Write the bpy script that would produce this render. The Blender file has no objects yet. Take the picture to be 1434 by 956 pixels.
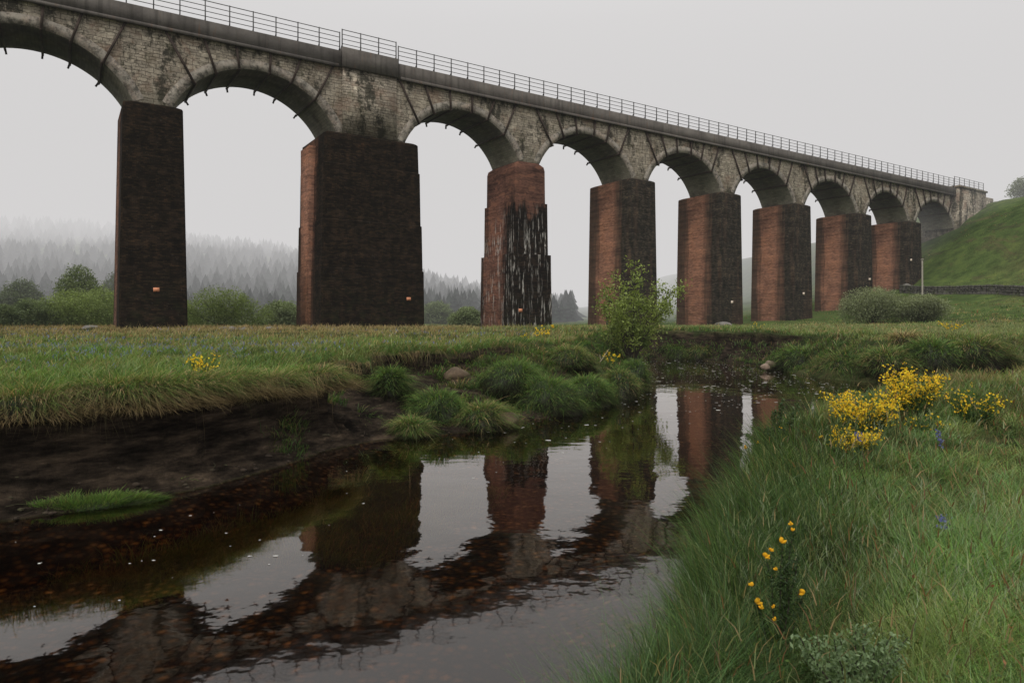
import bpy, math, random
import numpy as np
from mathutils import Vector

random.seed(7)
rng = np.random.default_rng(7)
sc = bpy.context.scene
COL = sc.collection
EYE = 2.65
F = 956.0

# ------------------------------------------------------------------ helpers
def tag(o, label=None, cat=None, group=None, kind=None):
    if label: o['label'] = label
    if cat: o['category'] = cat
    if group: o['group'] = group
    if kind: o['kind'] = kind
    return o

def empty(name, loc, rz=0.0):
    o = bpy.data.objects.new(name, None)
    COL.objects.link(o)
    o.location = loc
    o.rotation_euler = (0, 0, rz)
    o.empty_display_size = 0.2
    return o

def mesh_np(name, V, faces, mats, parent=None, col=None, uv=None, smooth=False, midx=None):
    """V (n,3); faces: (m,k) array or list of arrays with different k; col (n,3) point colours; uv (loops,2)."""
    V = np.asarray(V, dtype=np.float32)
    fl = [np.asarray(f, dtype=np.int32) for f in (faces if isinstance(faces, list) and isinstance(faces[0], np.ndarray) else [faces]) if len(f)]
    me = bpy.data.meshes.new(name)
    me.vertices.add(len(V))
    me.vertices.foreach_set('co', V.ravel())
    nl = sum(f.size for f in fl); nf = sum(len(f) for f in fl)
    me.loops.add(nl)
    me.polygons.add(nf)
    me.loops.foreach_set('vertex_index', np.concatenate([f.ravel() for f in fl]))
    tot = np.concatenate([np.full(len(f), f.shape[1], dtype=np.int32) for f in fl])
    st = np.concatenate([[0], np.cumsum(tot)[:-1]]).astype(np.int32)
    me.polygons.foreach_set('loop_start', st)
    try:
        me.polygons.foreach_set('loop_total', tot)
    except Exception:
        pass
    if midx is not None:
        me.polygons.foreach_set('material_index', np.asarray(midx, dtype=np.int32))
    if smooth:
        me.polygons.foreach_set('use_smooth', np.ones(nf, dtype=bool))
    if col is not None:
        a = me.color_attributes.new('Col', 'FLOAT_COLOR', 'POINT')
        c4 = np.ones((len(V), 4), dtype=np.float32)
        c4[:, :3] = col
        a.data.foreach_set('color', c4.ravel())
    if uv is not None:
        u = me.uv_layers.new(name='UVMap')
        u.data.foreach_set('uv', np.asarray(uv, dtype=np.float32).ravel())
    me.update(calc_edges=True)
    me.validate()
    for m in (mats if isinstance(mats, (list, tuple)) else [mats]):
        me.materials.append(m)
    o = bpy.data.objects.new(name, me)
    COL.objects.link(o)
    if parent is not None:
        o.parent = parent
    return o

def _hash(xi, yi, seed):
    h = (xi.astype(np.int64) * 374761393 + yi.astype(np.int64) * 668265263 + seed * 1446659) & 0xffffffff
    h = ((h ^ (h >> 13)) * 1274126177) & 0xffffffff
    h = h ^ (h >> 16)
    return (h & 0xffff) / 65535.0

def vn(x, y, seed=0):
    x = np.asarray(x, dtype=np.float64); y = np.asarray(y, dtype=np.float64)
    xi = np.floor(x); yi = np.floor(y)
    fx = x - xi; fy = y - yi
    fx = fx * fx * (3 - 2 * fx); fy = fy * fy * (3 - 2 * fy)
    a = _hash(xi, yi, seed); b = _hash(xi + 1, yi, seed)
    c = _hash(xi, yi + 1, seed); d = _hash(xi + 1, yi + 1, seed)
    return (a * (1 - fx) + b * fx) * (1 - fy) + (c * (1 - fx) + d * fx) * fy

def fbm(x, y, seed=0, n=3):
    s = 0; a = 0.5; t = 0
    for k in range(n):
        s = s + a * vn(np.asarray(x) * 2 ** k + 13.7 * k, np.asarray(y) * 2 ** k - 7.1 * k, seed + k)
        t += a; a *= 0.5
    return s / t * 2 - 1            # -1..1

def sstep(a, b, x):
    t = np.clip((x - a) / (b - a), 0, 1)
    return t * t * (3 - 2 * t)

# ------------------------------------------------------------------ node helpers
class NT:
    def __init__(s, name, blend=None):
        s.m = bpy.data.materials.new(name)
        s.m.use_nodes = True
        s.t = s.m.node_tree
        s.t.nodes.clear()
        s.out = s.n('ShaderNodeOutputMaterial')
    def n(s, typ, **kw):
        nd = s.t.nodes.new(typ)
        for k, v in kw.items():
            setattr(nd, k, v)
        return nd
    def l(s, a, b):
        s.t.links.new(a, b)
    def setin(s, sock, v):
        if isinstance(v, bpy.types.NodeSocket): s.l(v, sock)
        elif isinstance(v, (tuple, list)) and len(v) == 3 and sock.type == 'RGBA': sock.default_value = (*v, 1)
        else: sock.default_value = v
    def coord(s, out='Object'):
        return s.n('ShaderNodeTexCoord').outputs[out]
    def pos(s):
        return s.n('ShaderNodeNewGeometry').outputs['Position']
    def mapping(s, vec, scale=(1, 1, 1), loc=(0, 0, 0), rot=(0, 0, 0)):
        m = s.n('ShaderNodeMapping'); s.l(vec, m.inputs[0])
        m.inputs['Scale'].default_value = scale; m.inputs['Location'].default_value = loc; m.inputs['Rotation'].default_value = rot
        return m.outputs[0]
    def noise(s, vec, scale, detail=4, rough=0.55, out=0, dist=0.0):
        nd = s.n('ShaderNodeTexNoise'); s.l(vec, nd.inputs['Vector'])
        nd.inputs['Scale'].default_value = scale; nd.inputs['Detail'].default_value = detail; nd.inputs['Roughness'].default_value = rough
        nd.inputs['Distortion'].default_value = dist
        return nd.outputs[out]
    def ramp(s, fac, stops, interp='LINEAR'):
        r = s.n('ShaderNodeValToRGB'); s.l(fac, r.inputs[0])
        r.color_ramp.interpolation = interp
        e = r.color_ramp.elements
        while len(e) < len(stops): e.new(0.5)
        for i, (p, c) in enumerate(stops):
            e[i].position = p
            if not isinstance(c, (tuple, list)): c = (c, c, c)
            e[i].color = (*c, 1)
        return r.outputs[0]
    def mr(s, v, a, b, c=0.0, d=1.0, smooth=False):
        m = s.n('ShaderNodeMapRange'); m.clamp = True
        if smooth: m.interpolation_type = 'SMOOTHSTEP'
        s.l(v, m.inputs[0])
        for i, x in enumerate((a, b, c, d)): m.inputs[i + 1].default_value = x
        return m.outputs[0]
    def math(s, op, a, b=None, clamp=False):
        m = s.n('ShaderNodeMath', operation=op); m.use_clamp = clamp
        s.setin(m.inputs[0], a)
        if b is not None: s.setin(m.inputs[1], b)
        return m.outputs[0]
    def mix(s, fac, a, b, typ='MIX'):
        m = s.n('ShaderNodeMix'); m.data_type = 'RGBA'; m.blend_type = typ
        s.setin(m.inputs[0], fac); s.setin(m.inputs[6], a); s.setin(m.inputs[7], b)
        return m.outputs[2]
    def sep(s, vec):
        x = s.n('ShaderNodeSeparateXYZ'); s.l(vec, x.inputs[0]); return x.outputs
    def bump(s, h, strength=0.5, dist=0.02, normal=None):
        b = s.n('ShaderNodeBump'); s.l(h, b.inputs['Height'])
        b.inputs['Strength'].default_value = strength; b.inputs['Distance'].default_value = dist
        if normal is not None: s.l(normal, b.inputs['Normal'])
        return b.outputs[0]
    def bsdf(s, color, rough=0.9, normal=None, spec=0.3, metal=0.0):
        p = s.n('ShaderNodeBsdfPrincipled')
        s.setin(p.inputs['Base Color'], color); s.setin(p.inputs['Roughness'], rough)
        p.inputs['Specular IOR Level'].default_value = spec; p.inputs['Metallic'].default_value = metal
        if normal is not None: s.l(normal, p.inputs['Normal'])
        s.l(p.outputs[0], s.out.inputs['Surface'])
        return p

def mat_simple(name, c, rough=0.9, var=0.25, scale=6.0, spec=0.3, metal=0.0):
    t = NT(name)
    f = t.noise(t.coord(), scale, 5)
    dark = tuple(x * (1 - var) for x in c); lite = tuple(x * (1 + var) for x in c)
    t.bsdf(t.ramp(f, [(0.3, dark), (0.7, lite)]), rough, t.bump(f, 0.3, 0.02), spec, metal)
    return t.m

def mat_brick(name, red, dark, mode):
    """Brick pier. Local object space: x along the bridge, y into the bridge (front face at about 0), z up."""
    t = NT(name)
    uv = t.coord('UV'); ob = t.coord('Object')
    uvd = t.n('ShaderNodeVectorMath', operation='ADD')
    t.l(uv, uvd.inputs[0])
    nz = t.n('ShaderNodeVectorMath', operation='SCALE'); t.l(t.noise(ob, 1.5, 2, out=1), nz.inputs[0]); nz.inputs[3].default_value = 0.03
    t.l(nz.outputs[0], uvd.inputs[1])
    b = t.n('ShaderNodeTexBrick'); t.l(uvd.outputs[0], b.inputs['Vector'])
    b.inputs['Scale'].default_value = 1.0; b.inputs['Brick Width'].default_value = 0.34; b.inputs['Row Height'].default_value = 0.115
    b.inputs['Mortar Size'].default_value = 0.012; b.inputs['Mortar Smooth'].default_value = 0.4; b.inputs['Bias'].default_value = -0.1
    b.inputs['Color1'].default_value = (*[c * 1.25 for c in red], 1); b.inputs['Color2'].default_value = (*[c * 0.6 for c in red], 1)
    b.inputs['Mortar'].default_value = (*[c * 0.8 + 0.02 for c in red], 1)
    big = t.noise(ob, 0.35, 5, 0.6)
    red_c = t.mix(0.75, b.outputs[0], t.ramp(big, [(0.25, tuple(c * 0.55 for c in red)), (0.5, red), (0.75, (red[0] * 1.3, red[1] * 1.2, red[2] * 1.1))]), 'MULTIPLY') if False else \
        t.mix(1.0, b.outputs[0], t.ramp(big, [(0.28, (0.5, 0.5, 0.52)), (0.5, (0.95, 0.95, 0.95)), (0.75, (1.35, 1.25, 1.1))]), 'MULTIPLY')
    # soot and damp: grows towards the front and rear ends
    b2 = t.n('ShaderNodeTexBrick'); t.l(uvd.outputs[0], b2.inputs['Vector'])
    b2.inputs['Scale'].default_value = 1.0; b2.inputs['Brick Width'].default_value = 0.34; b2.inputs['Row Height'].default_value = 0.115
    b2.inputs['Mortar Size'].default_value = 0.01; b2.inputs['Bias'].default_value = -0.35
    b2.inputs['Color1'].default_value = (*[c * 0.75 for c in dark], 1); b2.inputs['Color2'].default_value = (dark[0] * 2.5, dark[1] * 2.1, dark[2] * 1.8, 1)
    b2.inputs['Mortar'].default_value = (*[c * 0.6 for c in dark], 1)
    mott = t.noise(t.mapping(ob, (1.6, 1.6, 0.7)), 0.9, 6, 0.62)
    dk = t.mix(1.0, b2.outputs[0], t.ramp(mott, [(0.3, (0.45, 0.5, 0.45)), (0.55, (1.0, 1.0, 1.0)), (0.78, (1.9, 1.6, 1.35))]), 'MULTIPLY')
    xyz = t.sep(ob)
    crs = t.ramp(t.noise(t.mapping(ob, (.25, .25, 4.2)), 1.0, 4, .7), [(.34, (.62, .62, .64)), (.5, (1, 1, 1)), (.66, (1.35, 1.3, 1.25))])
    red_c = t.mix(1.0, red_c, crs, 'MULTIPLY'); dk = t.mix(1.0, dk, crs, 'MULTIPLY')
    pt = t.mr(t.noise(t.mapping(ob, (.8, .8, 1.6)), 1.1, 1, .4), .60, .63, 0, .45)
    red_c = t.mix(pt, red_c, (.33, .15, .09)); dk = t.mix(t.math('MULTIPLY', pt, .22), dk, (.085, .055, .038))
    streak = t.noise(t.mapping(ob, (1.5, 1.5, 0.10)), 1.0, 5, 0.6)
    wv = t.math('ADD', xyz[1], t.mr(streak, 0.3, 0.7, -0.7, 0.7))
    front = t.mr(wv, 0.9 if mode != 'pale' else 0.7, 3.2 if mode == 'dark' else (2.2 if mode == 'streak' else 2.9), 1.0, 0.0, True)
    back = t.mr(wv, 4.5, 5.5, 0.0, 0.8, True)
    st = t.math('MAXIMUM', front, back)
    if mode == 'pale':       # far piers: the front is browner and lets brick through
        let = t.mr(t.noise(t.mapping(ob, (0.9, 0.9, 0.12)), 0.8, 4), 0.5, 0.75, 0.0, 0.16)
        st = t.math('MULTIPLY', st, t.math('SUBTRACT', 1.0, let))
    if mode == 'streak':     # red near the top, black further down
        hi = t.mr(t.math('ADD', xyz[2], t.mr(t.noise(t.mapping(ob, (1.2, 1.2, .35)), 1.0, 6, .65), 0.3, 0.7, -2.2, 2.2)), 13.8, 15.8, 1.0, 0.3, True)
        st = t.math('MULTIPLY', st, hi)
    col = t.mix(st, red_c, dk)
    # lime runs
    if mode == 'streak':
        v1 = t.noise(t.mapping(ob, (4.6, 4.6, 0.42), (3, 1, 5)), 1.0, 3, 0.55)
        v2 = t.noise(t.mapping(ob, (9.0, 9.0, 1.6)), 1.0, 3, 0.6)
        patch = t.noise(t.mapping(ob, (1.0, 1.0, 0.3)), 0.7, 3)
        w = t.math('MULTIPLY', t.mr(v1, 0.545, 0.60), t.mr(v2, 0.4, 0.55))
        w = t.math('MULTIPLY', w, t.mr(patch, 0.40, 0.58, 0.12, 1.0))
        w = t.math('MULTIPLY', w, t.mr(xyz[2], 15.2, 11.5, 0.0, 0.8))
    else:
        v1 = t.noise(t.mapping(ob, (2.2, 2.2, 1.4)), 1.3, 6, 0.7)
        w = t.math('MAXIMUM', t.mr(v1, 0.64, 0.69, 0.0, 0.5), t.mr(t.noise(t.mapping(ob, (5, 5, 9)), 1.0, 2), 0.66, 0.72, 0.0, 0.45))
        w = t.math('MULTIPLY', w, t.mr(st, 0.0, 0.8, 1.0, 0.12))
    col = t.mix(w, col, (0.62, 0.585, 0.53) if mode == 'streak' else (0.36, 0.32, 0.27))
    # green algae low down
    alg = t.math('MULTIPLY', t.mr(xyz[2], 7.0, 1.5, 0.0, 0.35), t.mr(t.noise(ob, 1.2, 4), 0.45, 0.65))
    col = t.mix(alg, col, (0.03, 0.036, 0.015))
    h = t.math('ADD', b.outputs['Fac'], t.math('MULTIPLY', t.noise(ob, 9.0, 3), -0.5))
    t.bsdf(col, 0.95, t.bump(h, 0.45, -0.03), 0.05)
    return t.m

def mat_stone():
    t = NT('rubble_stone')
    uv = t.coord('UV'); ob = t.coord('Object')
    def courses(wd, ht, amp, sc_, seed):
        add = t.n('ShaderNodeVectorMath', operation='ADD'); t.l(t.mapping(uv, (1, 1, 1), (seed, seed * .37, 0)), add.inputs[0])
        sca = t.n('ShaderNodeVectorMath', operation='SCALE'); t.l(t.noise(ob, sc_, 3, out=1), sca.inputs[0]); sca.inputs[3].default_value = amp
        t.l(sca.outputs[0], add.inputs[1])
        b = t.n('ShaderNodeTexBrick'); t.l(add.outputs[0], b.inputs['Vector'])
        b.offset_frequency = 2; b.squash = 1.5; b.squash_frequency = 3
        b.inputs['Scale'].default_value = 1.0; b.inputs['Brick Width'].default_value = wd; b.inputs['Row Height'].default_value = ht
        b.inputs['Mortar Size'].default_value = 0.02; b.inputs['Mortar Smooth'].default_value = 0.6
        b.inputs['Color1'].default_value = (0.50, 0.455, 0.38, 1); b.inputs['Color2'].default_value = (0.31, 0.28, 0.235, 1); b.inputs['Mortar'].default_value = (0.12, 0.105, 0.085, 1)
        return b
    b1 = courses(.8, .4, .25, 1.1, 0.0); b2 = courses(.48, .25, .3, 1.6, 3.3)
    sel = t.mr(t.noise(ob, .55, 4, .6), .47, .53)
    c = t.mix(sel, b1.outputs[0], b2.outputs[0])
    mort = t.mix(sel, b1.outputs['Fac'], b2.outputs['Fac'])
    f1 = t.noise(ob, 0.5, 7, 0.7)
    c = t.mix(1.0, c, t.ramp(f1, [(0.28, (0.55, 0.5, 0.44)), (0.5, (0.92, 0.91, 0.9)), (0.7, (1.2, 1.19, 1.15))]), 'MULTIPLY')
    c = t.mix(1.0, c, t.ramp(t.noise(ob, 3.5, 6, 0.75), [(0.3, (0.55, 0.55, 0.55)), (0.55, (1.05, 1.05, 1.05)), (0.75, (1.3, 1.3, 1.3))]), 'MULTIPLY')
    wr = t.mr(t.noise(ob, 0.45, 4, 0.6, dist=0.5), 0.53, 0.66, 0, 0.6)
    c = t.mix(wr, c, (0.235, 0.155, 0.115))
    s1 = t.noise(t.mapping(ob, (1.0, 1.0, 0.30)), 0.62, 6, 0.62)
    s2 = t.noise(ob, 2.3, 6, 0.75)
    s = t.math('ADD', s1, t.math('MULTIPLY', t.math('SUBTRACT', s2, 0.5), 0.75))
    c = t.mix(t.mr(s, 0.50, 0.62, 0, 0.9), c, (0.034, 0.034, 0.026))
    c = t.mix(t.mr(t.noise(ob, 0.8, 5, 0.6), 0.56, 0.68, 0, 0.5), c, (0.05, 0.055, 0.024))
    # damp under the parapet and over the springings
    z = t.sep(ob)[2]
    low = t.mr(t.math('ADD', z, t.mr(s2, 0.3, 0.7, -.8, .8)), 19.2, 21.2, 0.6, 0.0)
    c = t.mix(low, c, (0.045, 0.047, 0.028))
    c = t.mix(1.0, c, (.96, .93, .88), 'MULTIPLY')
    h = t.math('ADD', t.math('MULTIPLY', mort, -1.0), t.noise(ob, 7.0, 5, 0.7))
    t.bsdf(c, 0.95, t.bump(h, 0.9, 0.07), 0.05)
    return t.m

def mat_ring():
    t = NT('ring_brick')
    uv = t.coord('UV'); ob = t.coord('Object')
    b = t.n('ShaderNodeTexBrick'); t.l(uv, b.inputs['Vector'])
    b.inputs['Scale'].default_value = 1.0; b.inputs['Brick Width'].default_value = 0.25; b.inputs['Row Height'].default_value = 0.12
    b.inputs['Mortar Size'].default_value = 0.014; b.inputs['Color1'].default_value = (0.40, 0.315, 0.24, 1); b.inputs['Color2'].default_value = (0.20, 0.145, 0.11, 1); b.inputs['Mortar'].default_value = (0.25, 0.22, 0.18, 1)
    f = t.noise(ob, 0.55, 6, 0.65)
    c = t.mix(1.0, b.outputs[0], t.ramp(f, [(0.3, (0.42, 0.42, 0.4)), (0.5, (0.9, 0.95, 1.0)), (0.7, (1.3, 1.3, 1.25))]), 'MULTIPLY')
    c = t.mix(t.mr(t.noise(ob, 0.7, 4, 0.6), 0.4, 0.55, 0, 0.8), c, (0.29, 0.265, 0.22))
    c = t.mix(t.mr(t.noise(ob, 1.5, 6, 0.75), 0.47, 0.6, 0, 0.85), c, (0.05, 0.047, 0.036))
    t.bsdf(c, 0.95, t.bump(t.noise(ob, 8, 4), 0.5, 0.03), 0.2)
    return t.m

def mat_soffit():
    t = NT('soffit_masonry')
    uv = t.coord('UV'); ob = t.coord('Object')
    b = t.n('ShaderNodeTexBrick'); t.l(uv, b.inputs['Vector'])
    b.inputs['Scale'].default_value = 1.0; b.inputs['Brick Width'].default_value = 0.7; b.inputs['Row Height'].default_value = 0.24
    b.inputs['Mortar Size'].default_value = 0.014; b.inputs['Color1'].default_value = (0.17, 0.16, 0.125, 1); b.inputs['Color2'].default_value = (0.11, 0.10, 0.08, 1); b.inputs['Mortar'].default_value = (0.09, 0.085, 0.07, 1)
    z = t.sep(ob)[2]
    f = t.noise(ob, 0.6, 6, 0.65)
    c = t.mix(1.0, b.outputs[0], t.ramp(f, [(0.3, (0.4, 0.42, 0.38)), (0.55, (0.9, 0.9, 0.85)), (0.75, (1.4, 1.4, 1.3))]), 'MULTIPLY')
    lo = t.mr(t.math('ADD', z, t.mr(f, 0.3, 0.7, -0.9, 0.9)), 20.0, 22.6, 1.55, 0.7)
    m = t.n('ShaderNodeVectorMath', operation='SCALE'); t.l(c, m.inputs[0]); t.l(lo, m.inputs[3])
    t.bsdf(m.outputs[0], 0.9, t.bump(b.outputs['Fac'], 0.4, -0.03), 0.25)
    return t.m

def mat_parapet():
    t = NT('parapet_concrete')
    ob = t.coord('Object')
    f = t.noise(ob, 0.5, 6, 0.65)
    st = t.noise(t.mapping(ob, (2.4, 2.4, 0.16)), 1.0, 5, 0.6)
    c = t.ramp(f, [(0.3, (0.075, 0.066, 0.058)), (0.55, (0.12, 0.107, 0.094)), (0.75, (0.155, 0.14, 0.12))])
    c = t.mix(t.mr(st, 0.5, 0.66, 0, 0.65), c, (0.05, 0.045, 0.038))
    c = t.mix(t.mr(t.noise(t.mapping(ob, (3.2, 3.2, 0.3), (5, 3, 1)), 1.0, 4), 0.6, 0.7, 0, 0.55), c, (0.16, 0.085, 0.05))
    t.bsdf(c, 0.95, t.bump(t.noise(ob, 5, 5, 0.7), 0.5, 0.05), 0.2)
    return t.m

def mat_leaf(name, transl=0.35, gloss=0.04, rough=0.5, sat=1.0):
    t = NT(name)
    a = t.n('ShaderNodeAttribute'); a.attribute_name = 'Col'
    d = t.n('ShaderNodeBsdfDiffuse'); t.l(a.outputs['Color'], d.inputs[0])
    tr = t.n('ShaderNodeBsdfTranslucent'); t.l(t.mix(1.0, a.outputs['Color'], (1.15, 1.2, 0.7), 'MULTIPLY'), tr.inputs[0])
    mx = t.n('ShaderNodeMixShader'); mx.inputs[0].default_value = transl
    t.l(d.outputs[0], mx.inputs[1]); t.l(tr.outputs[0], mx.inputs[2])
    g = t.n('ShaderNodeBsdfGlossy'); g.inputs['Roughness'].default_value = rough; g.inputs[0].default_value = (1, 1, 1, 1)
    m2 = t.n('ShaderNodeMixShader'); m2.inputs[0].default_value = gloss
    t.l(mx.outputs[0], m2.inputs[1]); t.l(g.outputs[0], m2.inputs[2])
    t.l(m2.outputs[0], t.out.inputs['Surface'])
    return t.m

def mat_ground():
    t = NT('ground_turf_and_peat')
    p = t.pos()
    geo = t.n('ShaderNodeNewGeometry')
    nz = t.sep(geo.outputs['Normal'])[2]
    xyz = t.sep(p)
    f = t.noise(p, 0.6, 6, 0.65)
    fine = t.noise(p, 9.0, 5, 0.7)
    turf = t.ramp(f, [(0.3, (0.022, 0.032, 0.012)), (0.5, (0.045, 0.056, 0.02)), (0.7, (0.085, 0.075, 0.035))])
    # hillside: smoother, brighter pasture with ochre patches
    hf = t.noise(p, 0.055, 6, 0.6)
    hill = t.ramp(hf, [(0.3, (0.042, 0.066, 0.020)), (0.5, (0.07, 0.105, 0.03)), (0.66, (0.092, 0.112, 0.038)), (0.78, (0.12, 0.10, 0.042))])
    hill = t.mix(0.75, hill, t.ramp(t.noise(p, 0.5, 7, 0.75), [(0.3, (0.28, 0.3, 0.28)), (0.5, (0.9, 0.9, 0.9)), (0.7, (1.7, 1.55, 1.25))]), 'MULTIPLY')
    far = t.mr(xyz[1], 55, 75)
    c = t.mix(far, turf, hill)
    scar = t.mr(t.noise(t.mapping(p, (.09, .16, .3)), 1.0, 5, .65, dist=1.2), .56, .64, 0, .7)
    hill = t.mix(scar, hill, t.mix(t.mr(t.noise(p, .4, 3), .4, .6), (.035, .04, .02), (.10, .088, .04)))
    c = t.mix(far, turf, hill)
    # brown bracken band at the foot of the hill
    soil = t.ramp(t.noise(t.mapping(p, (0.8, 0.8, 4.0)), 1.6, 7, 0.7), [(0.36, (0.006, 0.0048, 0.0034)), (0.48, (0.019, 0.0145, 0.0105)), (0.6, (0.046, 0.034, 0.0235)), (0.74, (0.11, 0.08, 0.053))])
    steep = t.mr(t.math('ADD', nz, t.mr(fine, 0.3, 0.7, -0.12, 0.12)), 0.62, 0.86, 1.0, 0.0)
    steep = t.math('MULTIPLY', steep, t.mr(xyz[1], 24, 29, 1.0, 0.25))
    at = t.n('ShaderNodeAttribute'); at.attribute_name = 'Col'
    sm = t.sep(at.outputs['Color'])
    steep = t.math('MAXIMUM', steep, sm[0])
    c = t.mix(steep, c, soil)
    # stony river bed
    v = t.n('ShaderNodeTexVoronoi'); t.l(p, v.inputs['Vector']); v.inputs['Scale'].default_value = 9.0; v.inputs['Randomness'].default_value = 0.9
    vs = t.sep(v.outputs['Color'])
    bed = t.ramp(vs[0], [(0.0, (0.075, 0.045, 0.022)), (0.5, (0.125, 0.079, 0.040)), (0.85, (0.21, 0.14, 0.075)), (1.0, (0.40, 0.31, 0.20))])
    v2 = t.n('ShaderNodeTexVoronoi'); t.l(p, v2.inputs['Vector']); v2.inputs['Scale'].default_value = 21.0
    bed = t.mix(t.mr(t.noise(p, 1.7, 3), .45, .55), bed, t.mix(1.0, bed, t.ramp(t.sep(v2.outputs['Color'])[1], [(0, (.35, .35, .38)), (1, (1.5, 1.45, 1.35))]), 'MULTIPLY'))
    bed = t.mix(1.0, bed, t.mr(v.outputs['Distance'], 0.05, 0.55, 1.15, 0.12), 'MULTIPLY')
    bed = t.mix(1.0, bed, t.ramp(t.noise(p, 0.9, 4), [(0.3, (0.35, 0.35, 0.35)), (0.65, (1.1, 1.1, 1.1))]), 'MULTIPLY')
    c = t.mix(t.mr(xyz[2], -0.02, 0.03, 1.0, 0.0), c, bed)
    h = t.math('ADD', t.math('MULTIPLY', fine, 1.0), t.math('MULTIPLY', v.outputs['Distance'], -0.6))
    t.bsdf(c, 1.0, t.bump(h, 0.9, 0.06), 0.02)
    return t.m

def mat_water():
    t = NT('peaty_river_water')
    p = t.pos()
    n1 = t.noise(t.mapping(p, (1.0, 1.0, 1)), 1.1, 2, 0.5)
    n2 = t.noise(t.mapping(p, (1.0, 1.0, 1)), 4.5, 2, 0.5)
    patch = t.mr(t.noise(p, 0.22, 2), 0.35, 0.7, 0.35, 1.4)
    h = t.math('MULTIPLY', t.math('ADD', n1, t.math('MULTIPLY', n2, 0.16)), patch)
    nrm = t.bump(h, 0.9, 0.012)
    fr = t.n('ShaderNodeFresnel'); fr.inputs['IOR'].default_value = 1.333; t.l(nrm, fr.inputs['Normal'])
    fac = t.math('MULTIPLY', t.math('POWER', fr.outputs[0], 0.8), 1.12, True)
    tr = t.n('ShaderNodeBsdfTransparent'); tr.inputs[0].default_value = (0.56, 0.37, 0.20, 1)
    gl = t.n('ShaderNodeBsdfGlossy'); gl.inputs['Roughness'].default_value = 0.03; gl.inputs[0].default_value = (1.0, 0.965, 0.93, 1)
    t.l(nrm, gl.inputs['Normal'])
    mx = t.n('ShaderNodeMixShader'); t.l(fac, mx.inputs[0]); t.l(tr.outputs[0], mx.inputs[1]); t.l(gl.outputs[0], mx.inputs[2])
    t.l(mx.outputs[0], t.out.inputs['Surface'])
    return t.m

def mat_rock(name, c):
    t = NT(name)
    ob = t.coord()
    f = t.noise(ob, 2.2, 6, 0.7)
    col = t.ramp(f, [(0.3, tuple(x * 0.45 for x in c)), (0.55, c), (0.75, tuple(x * 1.35 for x in c))])
    col = t.mix(t.mr(t.noise(ob, 1.1, 4), 0.52, 0.66, 0, 0.7), col, (0.05, 0.06, 0.022))
    t.bsdf(col, 0.95, t.bump(f, 0.8, 0.08), 0.2)
    return t.m

def mat_fog(name, sigma, c):
    t = NT(name)
    ab = t.n('ShaderNodeVolumeAbsorption'); ab.inputs[0].default_value = (0, 0, 0, 1); ab.inputs['Density'].default_value = sigma
    em = t.n('ShaderNodeEmission'); em.inputs[0].default_value = (*c, 1); em.inputs[1].default_value = sigma  # fog glows by emission, standing in for scattered daylight
    ad = t.n('ShaderNodeAddShader'); t.l(ab.outputs[0], ad.inputs[0]); t.l(em.outputs[0], ad.inputs[1])
    t.l(ad.outputs[0], t.out.inputs['Volume'])
    return t.m

# ------------------------------------------------------------------ lie of the land
# left bank: x, y, ramp width, ramp top as a fraction of the bank, foreshore width
LEFT = np.array([
    (-60, -22, .2, .15, .6), (-30, -2, .2, .15, .6), (-14.5, 6.2, .15, .15, .7), (-9.6, 8.2, .45, .30, .6), (-6.6, 9.0, .45, .30, .6), (-6.0, 9.55, .45, .30, .6),
    (-5.4, 10.0, .45, .30, .5), (-4.8, 10.95, .5, .32, .35), (-4.15, 12.45, .5, .34, .25), (-3.80, 13.8, .45, .34, .2), (-3.5, 14.35, .5, .34, .25), (-2.9, 15.2, 2.9, .45, .4),
    (-1.9, 15.6, 4.2, .6, .4), (-.97, 16.25, 4.6, .62, .4), (.25, 17.97, 4.6, .62, .3), (1.68, 19.3, 4.4, .66, .25), (2.98, 21.5, 3.6, .8, .2),
    (4.66, 25.0, 2.6, .9, .2), (6.0, 31.0, 2.2, .95, .2), (6.9, 36.0, 2, .95, .2), (7.1, 40.0, 1.5, .9, .2), (7.0, 43.5, 1.2, .8, .2), (8.0, 46.2, .8, .62, .15), (9.8, 47.0, .8, .6, .15),
    (12.6, 45.6, 1.0, .6, .15), (14.3, 40.0, 1.5, .64, .15), (14.2, 34.7, 2.0, .8, .15), (14.0, 31.0, 2.2, .8, .15), (15.4, 28.6, 2.2, .8, .15), (18.5, 27.6, 2.2, .8, .15), (24, 28.3, 2.2, .8, .15), (42, 33, 2, .8, .15), (90, 44, 2, .8, .15)])
RIGHT = np.array([
    (-50, -34, .7), (-14, -8.0, .7), (-4, -1.2, .7), (-.75, 1.6, .6), (.25, 3.1, .5), (.75, 4.1, .5), (1.05, 4.9, .5), (1.4, 5.7, .5), (1.8, 6.8, .5), (2.5, 8.2, .6), (3.95, 10.7, .6),
    (6.2, 14.0, .7), (8.6, 16.6, .8), (11.2, 18.4, .9), (14.5, 20.2, 1.0), (18.5, 21.8, 1.0), (26, 24.2, 1.0), (45, 28.2, 1), (90, 38, 1)])
POLY = np.concatenate([LEFT[:, :2], RIGHT[::-1, :2]])

def seg_dist(X, Y, P):
    best = np.full(X.shape, 1e9); at = np.zeros(X.shape + (P.shape[1] - 2,))
    for i in range(len(P) - 1):
        a = P[i]; b = P[i + 1]
        dx, dy = b[0] - a[0], b[1] - a[1]
        tt = np.clip(((X - a[0]) * dx + (Y - a[1]) * dy) / (dx * dx + dy * dy), 0, 1)
        d = np.hypot(X - a[0] - tt * dx, Y - a[1] - tt * dy)
        m = d < best
        best = np.where(m, d, best)
        val = a[2:] + tt[..., None] * (b[2:] - a[2:])
        at = np.where(m[..., None], val, at)
    return best, at

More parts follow.
